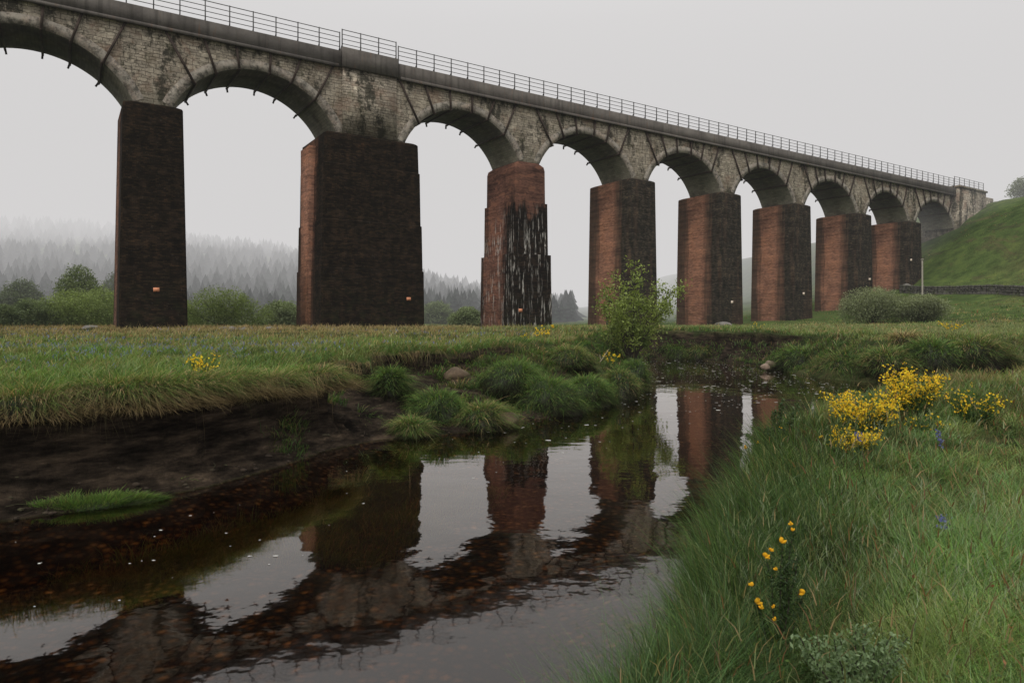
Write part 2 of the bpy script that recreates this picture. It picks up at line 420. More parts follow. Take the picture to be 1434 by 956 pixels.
def inside(X, Y):
    c = np.zeros(X.shape, dtype=bool)
    n = len(POLY)
    for i in range(n):
        x1, y1 = POLY[i]; x2, y2 = POLY[(i + 1) % n]
        if y1 == y2: continue
        m = ((y1 > Y) != (y2 > Y)) & (X < (x2 - x1) * (Y - y1) / (y2 - y1) + x1)
        c ^= m
    return c

OX = -108.7
DX, DY = 0.8357, 0.5489            # along the viaduct
NX, NY = -0.5489, 0.8357           # into the viaduct
QX = np.array([-400, -60, -41, -30, -15, -3, 0, 6, 9.4, 20, 26, 40, 90, 400.])
QZ = np.array([0, 0, .25, 1.0, 3.2, 5.9, 6.9, 11.2, 14.6, 21.2, 23.7, 25.7, 30, 60.])

def base_z(X, Y, left):
    zl = 1.60 + 0.42 * sstep(9, 52, Y) - 0.22 * sstep(58, 80, Y)
    zr = np.interp(Y, [-50, 3, 8, 12, 20, 35, 50, 75], [0.95, 0.95, 0.98, 1.12, 1.3, 1.55, 1.85, 1.85])
    z = np.where(left, zl, zr)
    q = .97 * (X - 68.7) + .24 * (np.minimum(Y, 138) - 116.5) + 2.2 * fbm(X * .05, Y * .05, 31, 3) * sstep(50, 90, Y)
    hz = 0
    for dq in (-3, -1.5, 0, 1.5, 3): hz = hz + np.interp(q + dq, QX, QZ) / 5
    z = z + hz * sstep(35, 75, Y + 0.3 * X)
    # wooded hill far behind
    az = X / np.maximum(Y, 1.0)
    ridge = np.interp(az, [-1.6, -.75, -.5, -.33, -.07, .1, .3], [50, 46, 42, 32, 17, 6, 2])
    z = z + ridge * sstep(115, 350, Y) * np.where(az < .5, 1, 0) - ridge * .5 * sstep(380, 900, Y) * np.where(az < .5, 1, 0)
    z = z + 0.16 * fbm(X * .35, Y * .35, 3, 3) * sstep(2, 20, Y) + 0.5 * fbm(X * .06, Y * .06, 9, 3) * sstep(60, 120, Y)
    return z

def land(X, Y, full=False):
    """ground height (and how far the lip leans out over the water)"""
    X = np.asarray(X, dtype=np.float64); Y = np.asarray(Y, dtype=np.float64)
    dl, al = seg_dist(X, Y, LEFT); dr, ar = seg_dist(X, Y, RIGHT)
    ins = inside(X, Y)
    left = dl < dr
    d = np.minimum(dl, dr)
    zt = base_z(X, Y, left)
    # ---- left bank profile
    wr, rf, fs = al[..., 0], al[..., 1], al[..., 2]
    wob = 0.55 * fbm(X * .55, Y * .55, 17, 3) * np.where(wr > 1, 1.4, 0.45) + .13 * fbm(X * 2.3, Y * 2.3, 19, 2)
    dd = d + wob
    e0 = fs; e1 = fs + wr; e2 = e1 + 0.38
    fore = 0.16 * np.clip(d / np.maximum(fs, .05), 0, 1)
    lump = 0.24 * fbm(X * 1.3, Y * 1.3, 5, 3) * np.where(wr > 1, 1, .3) + .10 * fbm(X * 3.3, Y * 3.3, 6, 3)
    rampz = fore + (rf * zt - .16) * sstep(0, 1, np.clip((dd - e0) / np.maximum(wr, .05), 0, 1)) + lump * sstep(0, .6, d) * (1 - sstep(0, .4, dd - e1))
    zt = np.where(left, zt + .13 * fbm(X * .9, Y * .9, 33, 2) * (1 - sstep(1.5, 4, dd - e2)), zt)
    shoulder = .14 * (1 - sstep(0, 1.25, dd - e1 - .3)) * np.clip((.95 - rf) * 2, 0, 1)
    zl = rampz + (zt - shoulder - rf * zt) * sstep(0, 1, (dd - e1) / 0.38)
    # ---- right bank profile
    wR = ar[..., 0]
    ddr = d + .25 * fbm(X * .8, Y * .8, 23, 2)
    zr = 0.05 + (zt - .05) * (0.8 * sstep(-.05, 1, ddr / wR) + 0.2 * sstep(0, 2.5, ddr))
    zr = zr + 0.12 * fbm(X * .9, Y * .9, 41, 2) * sstep(.3, 1.2, d)
    z = np.where(left, zl, zr)
    z = np.where(ins, -0.08 - 0.34 * sstep(0, 1.6, d) + 0.05 * fbm(X * 2, Y * 2, 8, 2), np.maximum(z, 0.03 + .05 * np.clip(d, 0, 1)))
    if full:
        sd = np.where(ins, -d, d)
        over = np.where(left & ~ins, 0.62 * np.exp(-((dd - e2 - .15) / .36) ** 2) * np.clip((1 - rf) * 1.4, 0, 1), 0)
        soil = np.where(left & ~ins, (1 - sstep(0, .25, dd - e2 + .15)), 0) * np.where(rf < .7, 1, 0)
        return z, sd, left, over, dd - e2, soil, rf
    return z

def land1(x, y):
    return float(land(np.array([x]), np.array([y]))[0])

def ray(px, py):
    """where the sight line through this point of the photograph meets the ground"""
    ys = np.concatenate([np.arange(2.5, 60, .04), np.arange(60, 260, .15)])
    xs = (px - 717) / F * ys
    zs = EYE - (py - 449) / F * ys
    g = land(xs, ys)
    k = np.argmax(zs <= g)
    if not (zs <= g).any(): k = len(ys) - 1
    return float(xs[k]), float(ys[k]), float(g[k])

def at(px, Y):
    x = (px - 717) / F * Y
    return x, Y, land1(x, Y)

# ------------------------------------------------------------------ ground sheet
def axis(parts):
    out = []
    for a, b, st in parts:
        out.append(np.arange(a, b, st))
    return np.unique(np.round(np.concatenate(out + [[parts[-1][1]]]), 4))
gx = axis([(-3200, -600, 200), (-600, -150, 25), (-150, -60, 3), (-60, -13, .5), (-13, 16.5, .085), (16.5, 26, .16), (26, 40, .4), (40, 130, 1.3), (130, 600, 25), (600, 3200, 200)])
gy = axis([(-300, -40, 40), (-40, 0, 2.5), (0, 3, .3), (3, 27, .085), (27, 56, .2), (56, 70, .5), (70, 170, 1.4), (170, 420, 6), (420, 1000, 40), (1000, 3400, 200)])
GX, GY = np.meshgrid(gx, gy)
near = (np.abs(GX) < 90) & (GY > -45) & (GY < 80)
Z = np.zeros_like(GX); SOIL = np.zeros_like(GX); PX = GX.copy(); PY = GY.copy()
zz, sd, lf, ov, e, so, rf_ = land(GX[near], GY[near], True)
eps = .03
d1 = land(GX[near] + eps, GY[near], True)[1]; d2 = land(GX[near], GY[near] + eps, True)[1]
gxn, gyn = (d1 - sd) / eps, (d2 - sd) / eps
Z[near] = zz; SOIL[near] = so
PX[near] -= gxn * ov; PY[near] -= gyn * ov
Z[~near] = base_z(GX[~near], GY[~near], GX[~near] < 10)
ny_, nx_ = GX.shape
idx = np.arange(nx_ * ny_).reshape(ny_, nx_)
quads = np.stack([idx[:-1, :-1], idx[:-1, 1:], idx[1:, 1:], idx[1:, :-1]], -1).reshape(-1, 4)
Vg = np.stack([PX, PY, Z], -1).reshape(-1, 3)
cg = np.zeros((len(Vg), 3)); cg[:, 0] = SOIL.ravel()
M_GROUND = mat_ground()
o = mesh_np('ground', Vg, quads, M_GROUND, col=cg, smooth=True)
tag(o, kind='structure')

# ------------------------------------------------------------------ water
wx = np.array([-60., 30]); wy = np.array([-40., 60])
o = mesh_np('river_water', [(-60, -40, 0), (70, -40, 0), (70, 48.5, 0), (-60, 48.5, 0)], [[0, 1, 2, 3]], mat_water())
tag(o, kind='structure')

# ------------------------------------------------------------------ fog and sky
FOGC = (0.66, 0.648, 0.647)
def fog_box(name, x0, x1, y0, y1, z0, z1, sigma):
    V = [(x, y, z) for z in (z0, z1) for y in (y0, y1) for x in (x0, x1)]
    Fq = [[0, 2, 3, 1], [4, 5, 7, 6], [0, 1, 5, 4], [2, 6, 7, 3], [0, 4, 6, 2], [1, 3, 7, 5]]
    o = mesh_np(name, V, Fq, mat_fog(name, sigma, FOGC))
    tag(o, kind='structure')
    return o
fog_box('mist', -900, 900, -60, 1500, -6, 140, 0.00017)
fog_box('fog_bank', -880, 880, 120, 1480, -5.5, 90, 0.0058)
fog_box('low_cloud', -870, 870, 146, 1470, 30, 89, 0.0095)

w = bpy.data.worlds.new('World'); sc.world = w; w.use_nodes = True
nt = w.node_tree; nt.nodes.clear()
SUN_EL, SUN_AZ = math.radians(48), math.radians(200)
out = nt.nodes.new('ShaderNodeOutputWorld'); bg = nt.nodes.new('ShaderNodeBackground')
sky = nt.nodes.new('ShaderNodeTexSky'); sky.sky_type = 'NISHITA'; sky.sun_disc = False
sky.sun_elevation = SUN_EL; sky.sun_rotation = SUN_AZ; sky.air_density = 1.0; sky.dust_density = 6.0
hsv = nt.nodes.new('ShaderNodeHueSaturation'); hsv.inputs['Saturation'].default_value = 0.12
nt.links.new(sky.outputs[0], hsv.inputs['Color'])
tc = nt.nodes.new('ShaderNodeTexCoord'); sp = nt.nodes.new('ShaderNodeSeparateXYZ')
nt.links.new(tc.outputs['Generated'], sp.inputs[0])
rp = nt.nodes.new('ShaderNodeValToRGB')
nt.links.new(sp.outputs[2], rp.inputs[0])
els = rp.color_ramp.elements
stops = [(0.0, (6.62, 6.5, 6.48)), (0.22, (7.0, 6.87, 6.85)), (0.40, (7.7, 7.55, 7.53)), (0.75, (12.5, 12.5, 12.7)), (1.0, (15.0, 15.0, 15.3))]
while len(els) < len(stops): els.new(.5)
for k, (p_, c_) in enumerate(stops): els[k].position = p_; els[k].color = (*c_, 1)
mx = nt.nodes.new('ShaderNodeMix'); mx.data_type = 'RGBA'; mx.inputs[0].default_value = 0.92
nt.links.new(hsv.outputs[0], mx.inputs[6]); nt.links.new(rp.outputs[0], mx.inputs[7])
nt.links.new(mx.outputs[2], bg.inputs[0]); bg.inputs[1].default_value = 0.1
nt.links.new(bg.outputs[0], out.inputs[0])
ld = bpy.data.lights.new('sun', 'SUN'); ld.energy = 1.3; ld.angle = math.radians(28); ld.color = (1.0, 0.96, 0.9)
lo = bpy.data.objects.new('sun', ld); COL.objects.link(lo)
# direction towards the sun: behind the camera, a little left
dirv = Vector((math.sin(SUN_AZ) * math.cos(SUN_EL), math.cos(SUN_AZ) * math.cos(SUN_EL), math.sin(SUN_EL)))
lo.rotation_euler = dirv.to_track_quat('Z', 'Y').to_euler()

# ------------------------------------------------------------------ viaduct
via = empty('viaduct', (OX, 0, 0), math.atan2(DY, DX))      # local x along, y into, z up
tag(via, 'long brick and stone railway viaduct crossing the valley on tall piers', 'viaduct')
ZS, ZC, ZB, ZT = 16.8 + EYE, 21.0 + EYE, 22.7 + EYE, 24.1 + EYE
WID = 5.2
A_ = 6.6
RAD = (A_ * A_ + (ZC - ZS) ** 2) / (2 * (ZC - ZS))
ZO = ZC - RAD
M_STONE = mat_stone(); M_RING = mat_ring(); M_SOF = mat_soffit(); M_PAR = mat_parapet()
M_IRON = mat_simple('rusty_iron', (0.045, 0.03, 0.022), 0.8, 0.5, 3.0)
M_RAIL = mat_simple('grey_painted_steel', (0.07, 0.068, 0.066), 0.6, 0.3, 3.0)
RED = (0.29, 0.145, 0.094)
DRK = (0.017, 0.0128, 0.0085)
M_BRK_DARK = mat_brick('brick_sooty', (0.17, 0.09, 0.062), DRK, 'dark')
M_BRK_STREAK = mat_brick('brick_lime_streaked', (0.17, 0.082, 0.058), (0.016, 0.013, 0.0105), 'streak')
M_BRK_PALE = mat_brick('brick_red', RED, (0.040, 0.0365, 0.030), 'pale')
M_HOLE_SHADE = mat_simple('hole_shade', (0.012, 0.010, 0.009), 1.0, 0.2)  # near-black colour painted for the shade inside pier pockets

def s_of(px, wv=0.0):
    """distance along the viaduct of a sight line at depth wv in front of or behind its face"""
    k = (px - 717) / F
    # OX + s*DX + wv*NX = k*(s*DY + wv*NY)
    return (k * wv * NY - OX - wv * NX) / (DX - k * DY)

def loft(secs, ch=0.12):
    """secs: list of (z, half, y0, y1) -> chamfered shaft with UVs in metres"""
    V = []; rings = []
    for z, h, y0, y1 in secs:
        c = ch
        pts = [(-h + c, y0), (h - c, y0), (h, y0 + c), (h, y1 - c), (h - c, y1), (-h + c, y1), (-h, y1 - c), (-h, y0 + c)]
        rings.append(pts)
        V += [(x, y, z) for x, y in pts]
    Fq = []; uv = []
    for i in range(len(secs) - 1):
        per0 = 0
        for k in range(8):
            k2 = (k + 1) % 8
            a, b, c, d = i * 8 + k, i * 8 + k2, (i + 1) * 8 + k2, (i + 1) * 8 + k
            L = math.dist(rings[0][k], rings[0][k2])
            Fq.append([a, b, c, d])
            z0, z1 = secs[i][0], secs[i + 1][0]
            if abs(z1 - z0) < 1e-4: z1 = z0 + .1
            uv += [(per0, z0), (per0 + L, z0), (per0 + L, z1), (per0, z1)]
            per0 += L
    n = len(V)
    top = list(range((len(secs) - 1) * 8, len(secs) * 8))
    return V, Fq, uv, top

def box_np(x0, x1, y0, y1, z0, z1):
    V = [(x0, y0, z0), (x1, y0, z0), (x1, y1, z0), (x0, y1, z0), (x0, y0, z1), (x1, y0, z1), (x1, y1, z1), (x0, y1, z1)]
    Fq = [[0, 3, 2, 1], [4, 5, 6, 7], [0, 1, 5, 4], [1, 2, 6, 5], [2, 3, 7, 6], [3, 0, 4, 7]]
    uv = [(x0, y0), (x0, y1), (x1, y1), (x1, y0), (x0, y0), (x1, y0), (x1, y1), (x0, y1),
          (x0, z0), (x1, z0), (x1, z1), (x0, z1), (y0, z0), (y1, z0), (y1, z1), (y0, z1), (x1, z0), (x0, z0), (x0, z1), (x1, z1), (y1, z0), (y0, z0), (y0, z1), (y1, z1)]
    return V, Fq, uv

class MB:
    def __init__(s): s.V = []; s.F = []; s.uv = []
    def add(s, V, Fq, uv=None):
        o = len(s.V); s.V += list(V); s.F += [[o + i for i in f] for f in Fq]
        s.uv += uv if uv is not None else [(0, 0)] * sum(len(f) for f in Fq)
    def box(s, *a): s.add(*box_np(*a))
    def beam(s, p, q, wd, ht, up=(0, 0, 1)):
        p = Vector(p); q = Vector(q); t = (q - p).normalized()
        u = t.cross(Vector(up))
        if u.length < 1e-3: u = t.cross(Vector((0, 1, 0)))
        u.normalize(); v = u.cross(t).normalized()
        V = []
        for c in (p, q):
            for a, b in ((-1, -1), (1, -1), (1, 1), (-1, 1)):
                V.append(tuple(c + u * a * wd / 2 + v * b * ht / 2))
        s.add(V, [[0, 1, 2, 3], [7, 6, 5, 4], [0, 4, 5, 1], [1, 5, 6, 2], [2, 6, 7, 3], [3, 7, 4, 0]])
    def build(s, name, mat, parent=None):
        tri = [f for f in s.F if len(f) == 3]; qd = [f for f in s.F if len(f) == 4]
        if tri and qd:
            me = bpy.data.meshes.new(name); me.from_pydata(s.V, [], s.F)
            me.materials.append(mat); o = bpy.data.objects.new(name, me); COL.objects.link(o)
            if parent is not None: o.parent = parent
            return o
        return mesh_np(name, s.V, s.F, mat, parent, uv=s.uv)

def pier(name, s_c, secs, mat, z_ground, plaque=None, hole_shades=True, label=None):
    V, Fq, uv, top = loft(secs)
    me = bpy.data.meshes.new(name)
    me.from_pydata(V, [], Fq + [top])
    ul = me.uv_layers.new(name='UVMap')
    uvs = uv + [(0, 0)] * len(top)
    ul.data.foreach_set('uv', np.asarray(uvs, dtype=np.float32).ravel())
    me.materials.append(mat)
    o = bpy.data.objects.new(name, me); COL.objects.link(o); o.parent = via
    o.location = (s_c, 0, 0)
    if label: o['label'] = label
    if hole_shades:
        zt, h, y0, y1 = secs[-1]
        for sx in (-1, 1):
            for yy in (y0 + (y1 - y0) * .3, y0 + (y1 - y0) * .74):
                m = MB(); xx = sx * h
                m.box(xx - .05, xx + .006 * 1, yy - .2, yy + .2, zt - .95, zt - .35) if sx > 0 else m.box(xx - .006, xx + .05, yy - .2, yy + .2, zt - .95, zt - .35)
                m.build('socket_shade', M_HOLE_SHADE, o)  # dark box on the flat face imitates a shaded pocket, no recess
    if plaque:
        px, py, wv, wd, ht, pm = plaque
        s = s_of(px, wv); Yd = s * DY + wv * NY
        z = EYE + (449 - py) / F * Yd
        m = MB(); m.box(s - s_c - wd / 2, s - s_c + wd / 2, wv - .05, wv + .3, z - ht / 2, z + ht / 2)
        p = m.build('plaque', pm, o)
    return o

M_PLQ = mat_simple('orange_plate', (0.62, 0.25, 0.13), 0.6, 0.12, 2.0)
M_PLW = mat_simple('white_plate', (0.75, 0.62, 0.5), 0.6, 0.1, 2.0)
def front_of(secs, z):
    for a, b in zip(secs, secs[1:]):
        if a[0] <= z <= b[0] and b[0] > a[0]:
            return a[2] + (b[2] - a[2]) * (z - a[0]) / (b[0] - a[0])
    return secs[0][2]
Y0, Y1 = -.55, 6.2
def plain(h, dh, y0=Y0, y1=Y1, zb=-1.0):
    return [(zb, h + dh, y0 - dh, y1 + dh), (ZS - .28, h + .02, y0, y1), (ZS - .16, h - .03, y0 + .04, y1 - .04), (ZS, h - .4, y0 + .35, y1 - .4)]
# one sooty narrow pier out of view on the left and the first in view
sec1 = plain(2.05, .38, -.45, 5.6)
c1 = (s_of(172, -.45) + s_of(256, -.45)) / 2
pier('pier', c1 - 31.9, sec1, M_BRK_DARK, 0)
pier('pier', c1 - 15.95, sec1, M_BRK_DARK, 0)
pier('pier', c1, sec1, M_BRK_DARK, 0, (218.5, 405.5, front_of(sec1, 5), .42, .30, M_PLQ), label='slender soot-black pier with a small orange plate')
# broad pier with four offset lifts
yb0, yb1 = -.5, 6.4
lv = [-1.0, 4.7 + EYE, 9.0 + EYE, 14.0 + EYE, ZS - .1]
sec2 = []
hB = 4.5
for i in range(4):
    off = .14 * (3 - i)
    sec2 += [(lv[i], hB + off + .07, yb0 - off - .04, yb1 + off), (lv[i + 1] - .08, hB + off, yb0 - off, yb1 + off), (lv[i + 1], hB + off - .1, yb0 - off + .09, yb1 + off - .1)]
sec2.append((ZS + .02, hB - .3, yb0 + .3, yb1 - .3))
cB = (s_of(455.5, yb0) + s_of(585, yb0)) / 2
pb = pier('pier', cB, sec2, M_BRK_DARK, 0, (572, 418.5, front_of(sec2, 4.5), .42, .30, M_PLQ), label='very broad soot-black pier with stepped lifts')
m = MB()                                             # raised brick strip down its flank
for sx in (-1, 1):
    a, b = (sx * (hB - .2), sx * (hB + .62))
    m.box(min(a, b), max(a, b), 2.1, 4.7, -1.0, ZS - .9)
m.build('flank_strip', M_BRK_PALE, pb)
# lime-streaked stepped pier
h3 = 1.93
y3a, y3b = -.3, 5.5
sec3 = [(-1.0, h3 + .62, y3a - .55, y3b + .55), (7.0 + EYE, h3 + .5, y3a - .45, y3b + .45), (7.0 + EYE, h3 + .26, y3a - .24, y3b + .24),
        (12.5 + EYE, h3 + .2, y3a - .2, y3b + .2), (12.5 + EYE, h3 + .03, y3a - .03, y3b + .03), (ZS - .75, h3, y3a, y3b), (ZS - .35, h3 - .08, y3a + .08, y3b - .1), (ZS, h3 - .55, y3a + .3, y3b - .35)]
c3 = (s_of(722, -.3) + s_of(763, -.3)) / 2
pier('pier', c3, sec3, M_BRK_STREAK, 0, (728.5, 434.5, front_of(sec3, 4), .42, .34, M_PLQ), label='stepped pier streaked with white lime runs')
# the red piers
red_px = [918, 1038, 1135.5, 1220.5, 1290]
plq = [None, (1025, 423, Y0 - .2, .34, .34, M_PLW), (1125.5, 411, Y0 - .2, .34, .34, M_PLW), (1218, 391, Y0 - .2, .34, .34, M_PLW), (1276, 364, Y0 - .15, .34, .34, M_PLW)]
C = []
for k, px in enumerate(red_px):
    hh = 2.08
    c = s_of(px, Y0) - hh
    C.append(c)
    sec = plain(hh, .24, Y0, Y1 + (.6 if k < 2 else .2), -1.0)
    pier('pier', c, sec, M_BRK_PALE, 0, plq[k])

# ------ arches, spandrels
cen = [c1 - 31.9, c1 - 15.95, c1, cB, c3] + C
half_base = [1.35] * 3 + [3.3, 1.35] + [1.35] * 5
edges = []
for i in range(len(cen) - 1):
    edges.append((cen[i] + half_base[i], cen[i + 1] - half_base[i + 1]))
s_ab = s_of(1336, 0)
edges.append((cen[-1] + 1.35, s_ab - .35))
RT = 0.8
def arc_pts(sa, sb, n=40, off=0.0):
    c = (sa + sb) / 2; a = (sb - sa) / 2
    r = (a * a + (ZC - ZS) ** 2) / (2 * (ZC - ZS)); zo = ZC - r
    th = math.asin(min(1, a / r))
    return [(c + (r + off) * math.sin(t), zo + (r + off) * math.cos(t)) for t in np.linspace(-th, th, n)], r, zo, c, th
tie_bot = [-5.0, -3.4, -1.6, .8, 2.6, 4.6]
tie_top = [-7.1, -4.4, -1.8, .95, 3.4, 6.2]
for i, (sa, sb) in enumerate(edges):
    P, r, zo, c, th = arc_pts(sa, sb)
    Pe, _, _, _, _ = arc_pts(sa, sb, off=RT)
    n = len(P)
    # ring with its soffit
    V = []; Fq = []; uv = []; mi = []
    yf, yr = -.025, WID + .025
    for (s, z), (se, ze) in zip(P, Pe):
        V += [(s, yf, z), (se, yf, ze), (s, yr, z), (se, yr, ze), (se, .12, ze), (se, WID - .12, ze)]
    L = 0
    for k in range(n - 1):
        a = k * 6; b = (k + 1) * 6
        dl = math.dist(P[k], P[k + 1])
        Fq.append([a, b, b + 1, a + 1]); uv += [(0, L), (0, L + dl), (RT, L + dl), (RT, L)]; mi.append(0)
        Fq.append([a + 2, a + 3, b + 3, b + 2]); uv += [(0, L), (RT, L), (RT, L + dl), (0, L + dl)]; mi.append(0)
        Fq.append([a, a + 2, b + 2, b]); uv += [(0, L), (WID, L), (WID, L + dl), (0, L + dl)]; mi.append(1)
        Fq.append([a + 1, b + 1, b + 4, a + 4]); uv += [(0, L), (0, L + dl), (.2, L + dl), (.2, L)]; mi.append(0)
        Fq.append([a + 3, a + 5, b + 5, b + 3]); uv += [(0, L), (.2, L), (.2, L + dl), (0, L + dl)]; mi.append(0)
        L += dl
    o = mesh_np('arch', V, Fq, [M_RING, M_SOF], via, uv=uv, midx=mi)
    # iron straps that hoop the ring
    for k in range(6):
        sb_, st_ = c + tie_bot[k], c + tie_top[k]
        zb_ = zo + math.sqrt(max(.1, r * r - (sb_ - c) ** 2))
        if abs(sb_ - c) > th * r: continue
        m = MB()
        nrm = Vector((sb_ - c, 0, zb_ - zo)).normalized()
        jit = random.uniform(-.12, .12)
        m.beam((st_ + jit, -.14, ZB - .02), (sb_, -.14, zb_ - .16), .17, .12, (0, 1, 0))
        q = Vector((sb_, 0, zb_)) - nrm * .07
        m.beam((q.x, -.2, q.z), (q.x, WID + .3, q.z), .16, .13, tuple(nrm))
        e_ = q - nrm * .34
        m.beam((q.x, WID + .22, q.z + .1), (e_.x, WID + .22, e_.z), .14, .12, (0, 1, 0))
        m.build('iron_strap', M_IRON, via)
    # spandrel walls between the pier centre lines
    lo_s = (cen[i] if i > 0 else sa - 1.35); hi_s = (cen[i + 1] if i + 1 < len(cen) else s_ab)
    S = [(lo_s, ZS)] + [(s, z) for s, z in P] + [(hi_s, ZS)]
    V = []; Fq = []; uv = []
    nz_ = 5
    for s, z in S:
        for wv in (0.0, WID):
            for j in range(nz_ + 1):
                V.append((s, wv, z + .002 + (ZB - z) * j / nz_))
    st = 2 * (nz_ + 1)
    for k in range(len(S) - 1):
        if abs(S[k][0] - S[k + 1][0]) < 1e-4: continue
        for side in (0, 1):
            for j in range(nz_):
                a = k * st + side * (nz_ + 1) + j; b = a + st
                f = [a, b, b + 1, a + 1] if side == 0 else [a, a + 1, b + 1, b]
                Fq.append(f); uv += [(V[v][0], V[v][2]) for v in f]
    mesh_np('spandrel', V, Fq, M_STONE, via, uv=uv)

# flat stone panel above the broad pier
sp0, sp1 = s_of(480, -.25), s_of(555, -.25)
m = MB(); m.box(sp0, sp1, -.25, WID + .25, ZS + .02, ZB - .003); m.build('pilaster', M_STONE, via)
# deck, parapets, string course
SA, SB = cen[0] - 3, s_of(1377, -.3)
def par(y0, y1, name):
    m = MB()
    m.box(SA, sp0 - .1, y0, y1, ZB, ZT); m.box(sp1 + .1, s_ab, y0, y1, ZB, ZT)
    m.box(sp0 - .097, sp1 + .097, y0 - .22, y1 + .22, ZB, ZT + .33)
    return m.build(name, M_PAR, via)
par(-.32, .12, 'parapet'); par(WID - .12, WID + .32, 'parapet')
m = MB(); m.box(SA, sp0 - .4, -.42, -.323, ZB - .1, ZB + .16); m.box(sp1 + .4, s_ab - .1, -.42, -.323, ZB - .1, ZB + .16); m.build('string_course', M_PAR, via)
m = MB(); m.box(SA, SB, .123, WID - .123, ZB - .3, ZB + .35); m.build('deck', M_PAR, via)
# abutment on the hill
m = MB(); m.box(s_ab, SB, -.75, WID + .75, 8, ZT + .12); m.box(s_ab - .2, SB + .25, -.95, WID + .95, ZT + .12, ZT + .42); m.box(SB, SB + 6, .4, WID - .4, 14, ZT - .2)
m.build('abutment', M_STONE, via)

# railing: rails with a post child each
runs = [(s_of(-10, -.1) - 16, sp0 - .25, 0.0), (sp0 - .02, sp1 + .02, .33), (sp1 + .25, s_ab - .3, 0.0), (s_ab - .1, s_of(1377, -.1), .42)]
pp = []
RH = 1.68
m = MB()
for a, b, dz in runs:
    k = max(2, int(round((b - a) / 1.87)) + 1)
    ss = np.linspace(a, b, k)
    pp += [(float(q), dz) for q in ss]
    for hgt in (.42, .84, 1.26, RH):
        for sa, sb in zip(ss, ss[1:]):
            m.beam((sa, -.1, ZT + dz + hgt), (sb, -.1, ZT + dz + hgt), .045, .045 if hgt < RH else .055)
rl = m.build('railing', M_RAIL, via)
m = MB(); m.box(-.04, .04, -.04, .04, -.05, RH + .05); m.beam((0, .08, .3), (0, .45, -.0), .05, .05)
p0 = m.build('post', M_RAIL, rl)
p0.location = (pp[0][0], -.1, ZT + pp[0][1])
for s, dz in pp[1:]:
    c = p0.copy(); COL.objects.link(c); c.parent = rl
    c.location = (s, -.1, ZT + dz)

# ------------------------------------------------------------------ blades and leaves
M_GRASS = mat_leaf('grass_blades', 0.3, 0.012, 0.5)
M_LEAF = mat_leaf('leaves', 0.35, 0.015, 0.5)
M_PETAL = mat_leaf('petals', 0.3, 0.0)
M_BARK = mat_simple('bark', (0.045, 0.036, 0.028), 0.9, 0.4, 8.0)

def blades(P, H, W, lean, droop, cb, ct, segs=3, face=None, curl=1.7):
    """P (n,3) roots, H heights, W widths, lean (n,2) horizontal throw, droop 0..2, base and tip colours (n,3)"""
    n = len(P)
    t = np.linspace(0, 1, segs + 1)
    off = lean[:, None, :] * (t ** curl)[None, :, None]
    zz = H[:, None] * (t[None, :] * 1.0 - droop[:, None] * (t ** 2)[None, :])
    ctr = np.empty((n, segs + 1, 3))
    ctr[:, :, :2] = P[:, None, :2] + off
    ctr[:, :, 2] = P[:, None, 2] + zz
    if face is None: face = rng.uniform(0, 2 * np.pi, n)
    side = np.stack([np.cos(face), np.sin(face), np.zeros(n)], -1)
    wd = W[:, None] * (1 - t[None, :] ** 2 * .95) * .5
    Lq = ctr - side[:, None, :] * wd[:, :, None]
    Rq = ctr + side[:, None, :] * wd[:, :, None]
    V = np.stack([Lq, Rq], 2).reshape(n, -1, 3)
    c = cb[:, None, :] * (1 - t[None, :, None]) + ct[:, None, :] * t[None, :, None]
    Cc = np.repeat(c, 2, axis=1)
    nv = 2 * (segs + 1)
    f = np.array([[2 * k, 2 * k + 1, 2 * k + 3, 2 * k + 2] for k in range(segs)])
    Fq = (np.arange(n)[:, None, None] * nv + f[None]).reshape(-1, 4)
    return V.reshape(-1, 3), Fq, Cc.reshape(-1, 3)

def leaf_quads(P, size, col, r2, aspect=.45, upbias=.3):
    n = len(P)
    d = r2.normal(0, 1, (n, 3)); d[:, 2] += upbias; d /= np.linalg.norm(d, axis=1, keepdims=True)
    q = r2.normal(0, 1, (n, 3)); q -= d * (q * d).sum(1, keepdims=True); q /= np.linalg.norm(q, axis=1, keepdims=True)
    s = size * r2.uniform(.6, 1.3, (n, 1))
    V = np.stack([P - d * s * .5, P + q * s * aspect * .5, P + d * s * .5, P - q * s * aspect * .5], 1).reshape(-1, 3)
    return V, np.arange(n * 4).reshape(n, 4), np.repeat(col, 4, axis=0)

def join(parts):
    Vs, Fs, Cs = [], [], []
    o = 0
    for V, Fq, Cc in parts:
        Vs.append(V); Fs.append(Fq + o); Cs.append(Cc); o += len(V)
    return np.concatenate(Vs), np.concatenate(Fs), np.concatenate(Cs)

PAL = {
    'green': (0.076, 0.132, 0.026), 'deep': (0.042, 0.078, 0.022), 'olive': (0.112, 0.118, 0.036), 'blue': (0.098, 0.150, 0.058),
    'straw': (0.30, 0.215, 0.105), 'rust': (0.17, 0.085, 0.035), 'pale': (0.16, 0.19, 0.085), 'silver': (0.19, 0.215, 0.14), 'brown': (0.12, 0.085, 0.045)}
PAL = {k: np.array(v) * (1.45 if k not in ('straw', 'rust', 'brown') else 1.15) for k, v in PAL.items()}

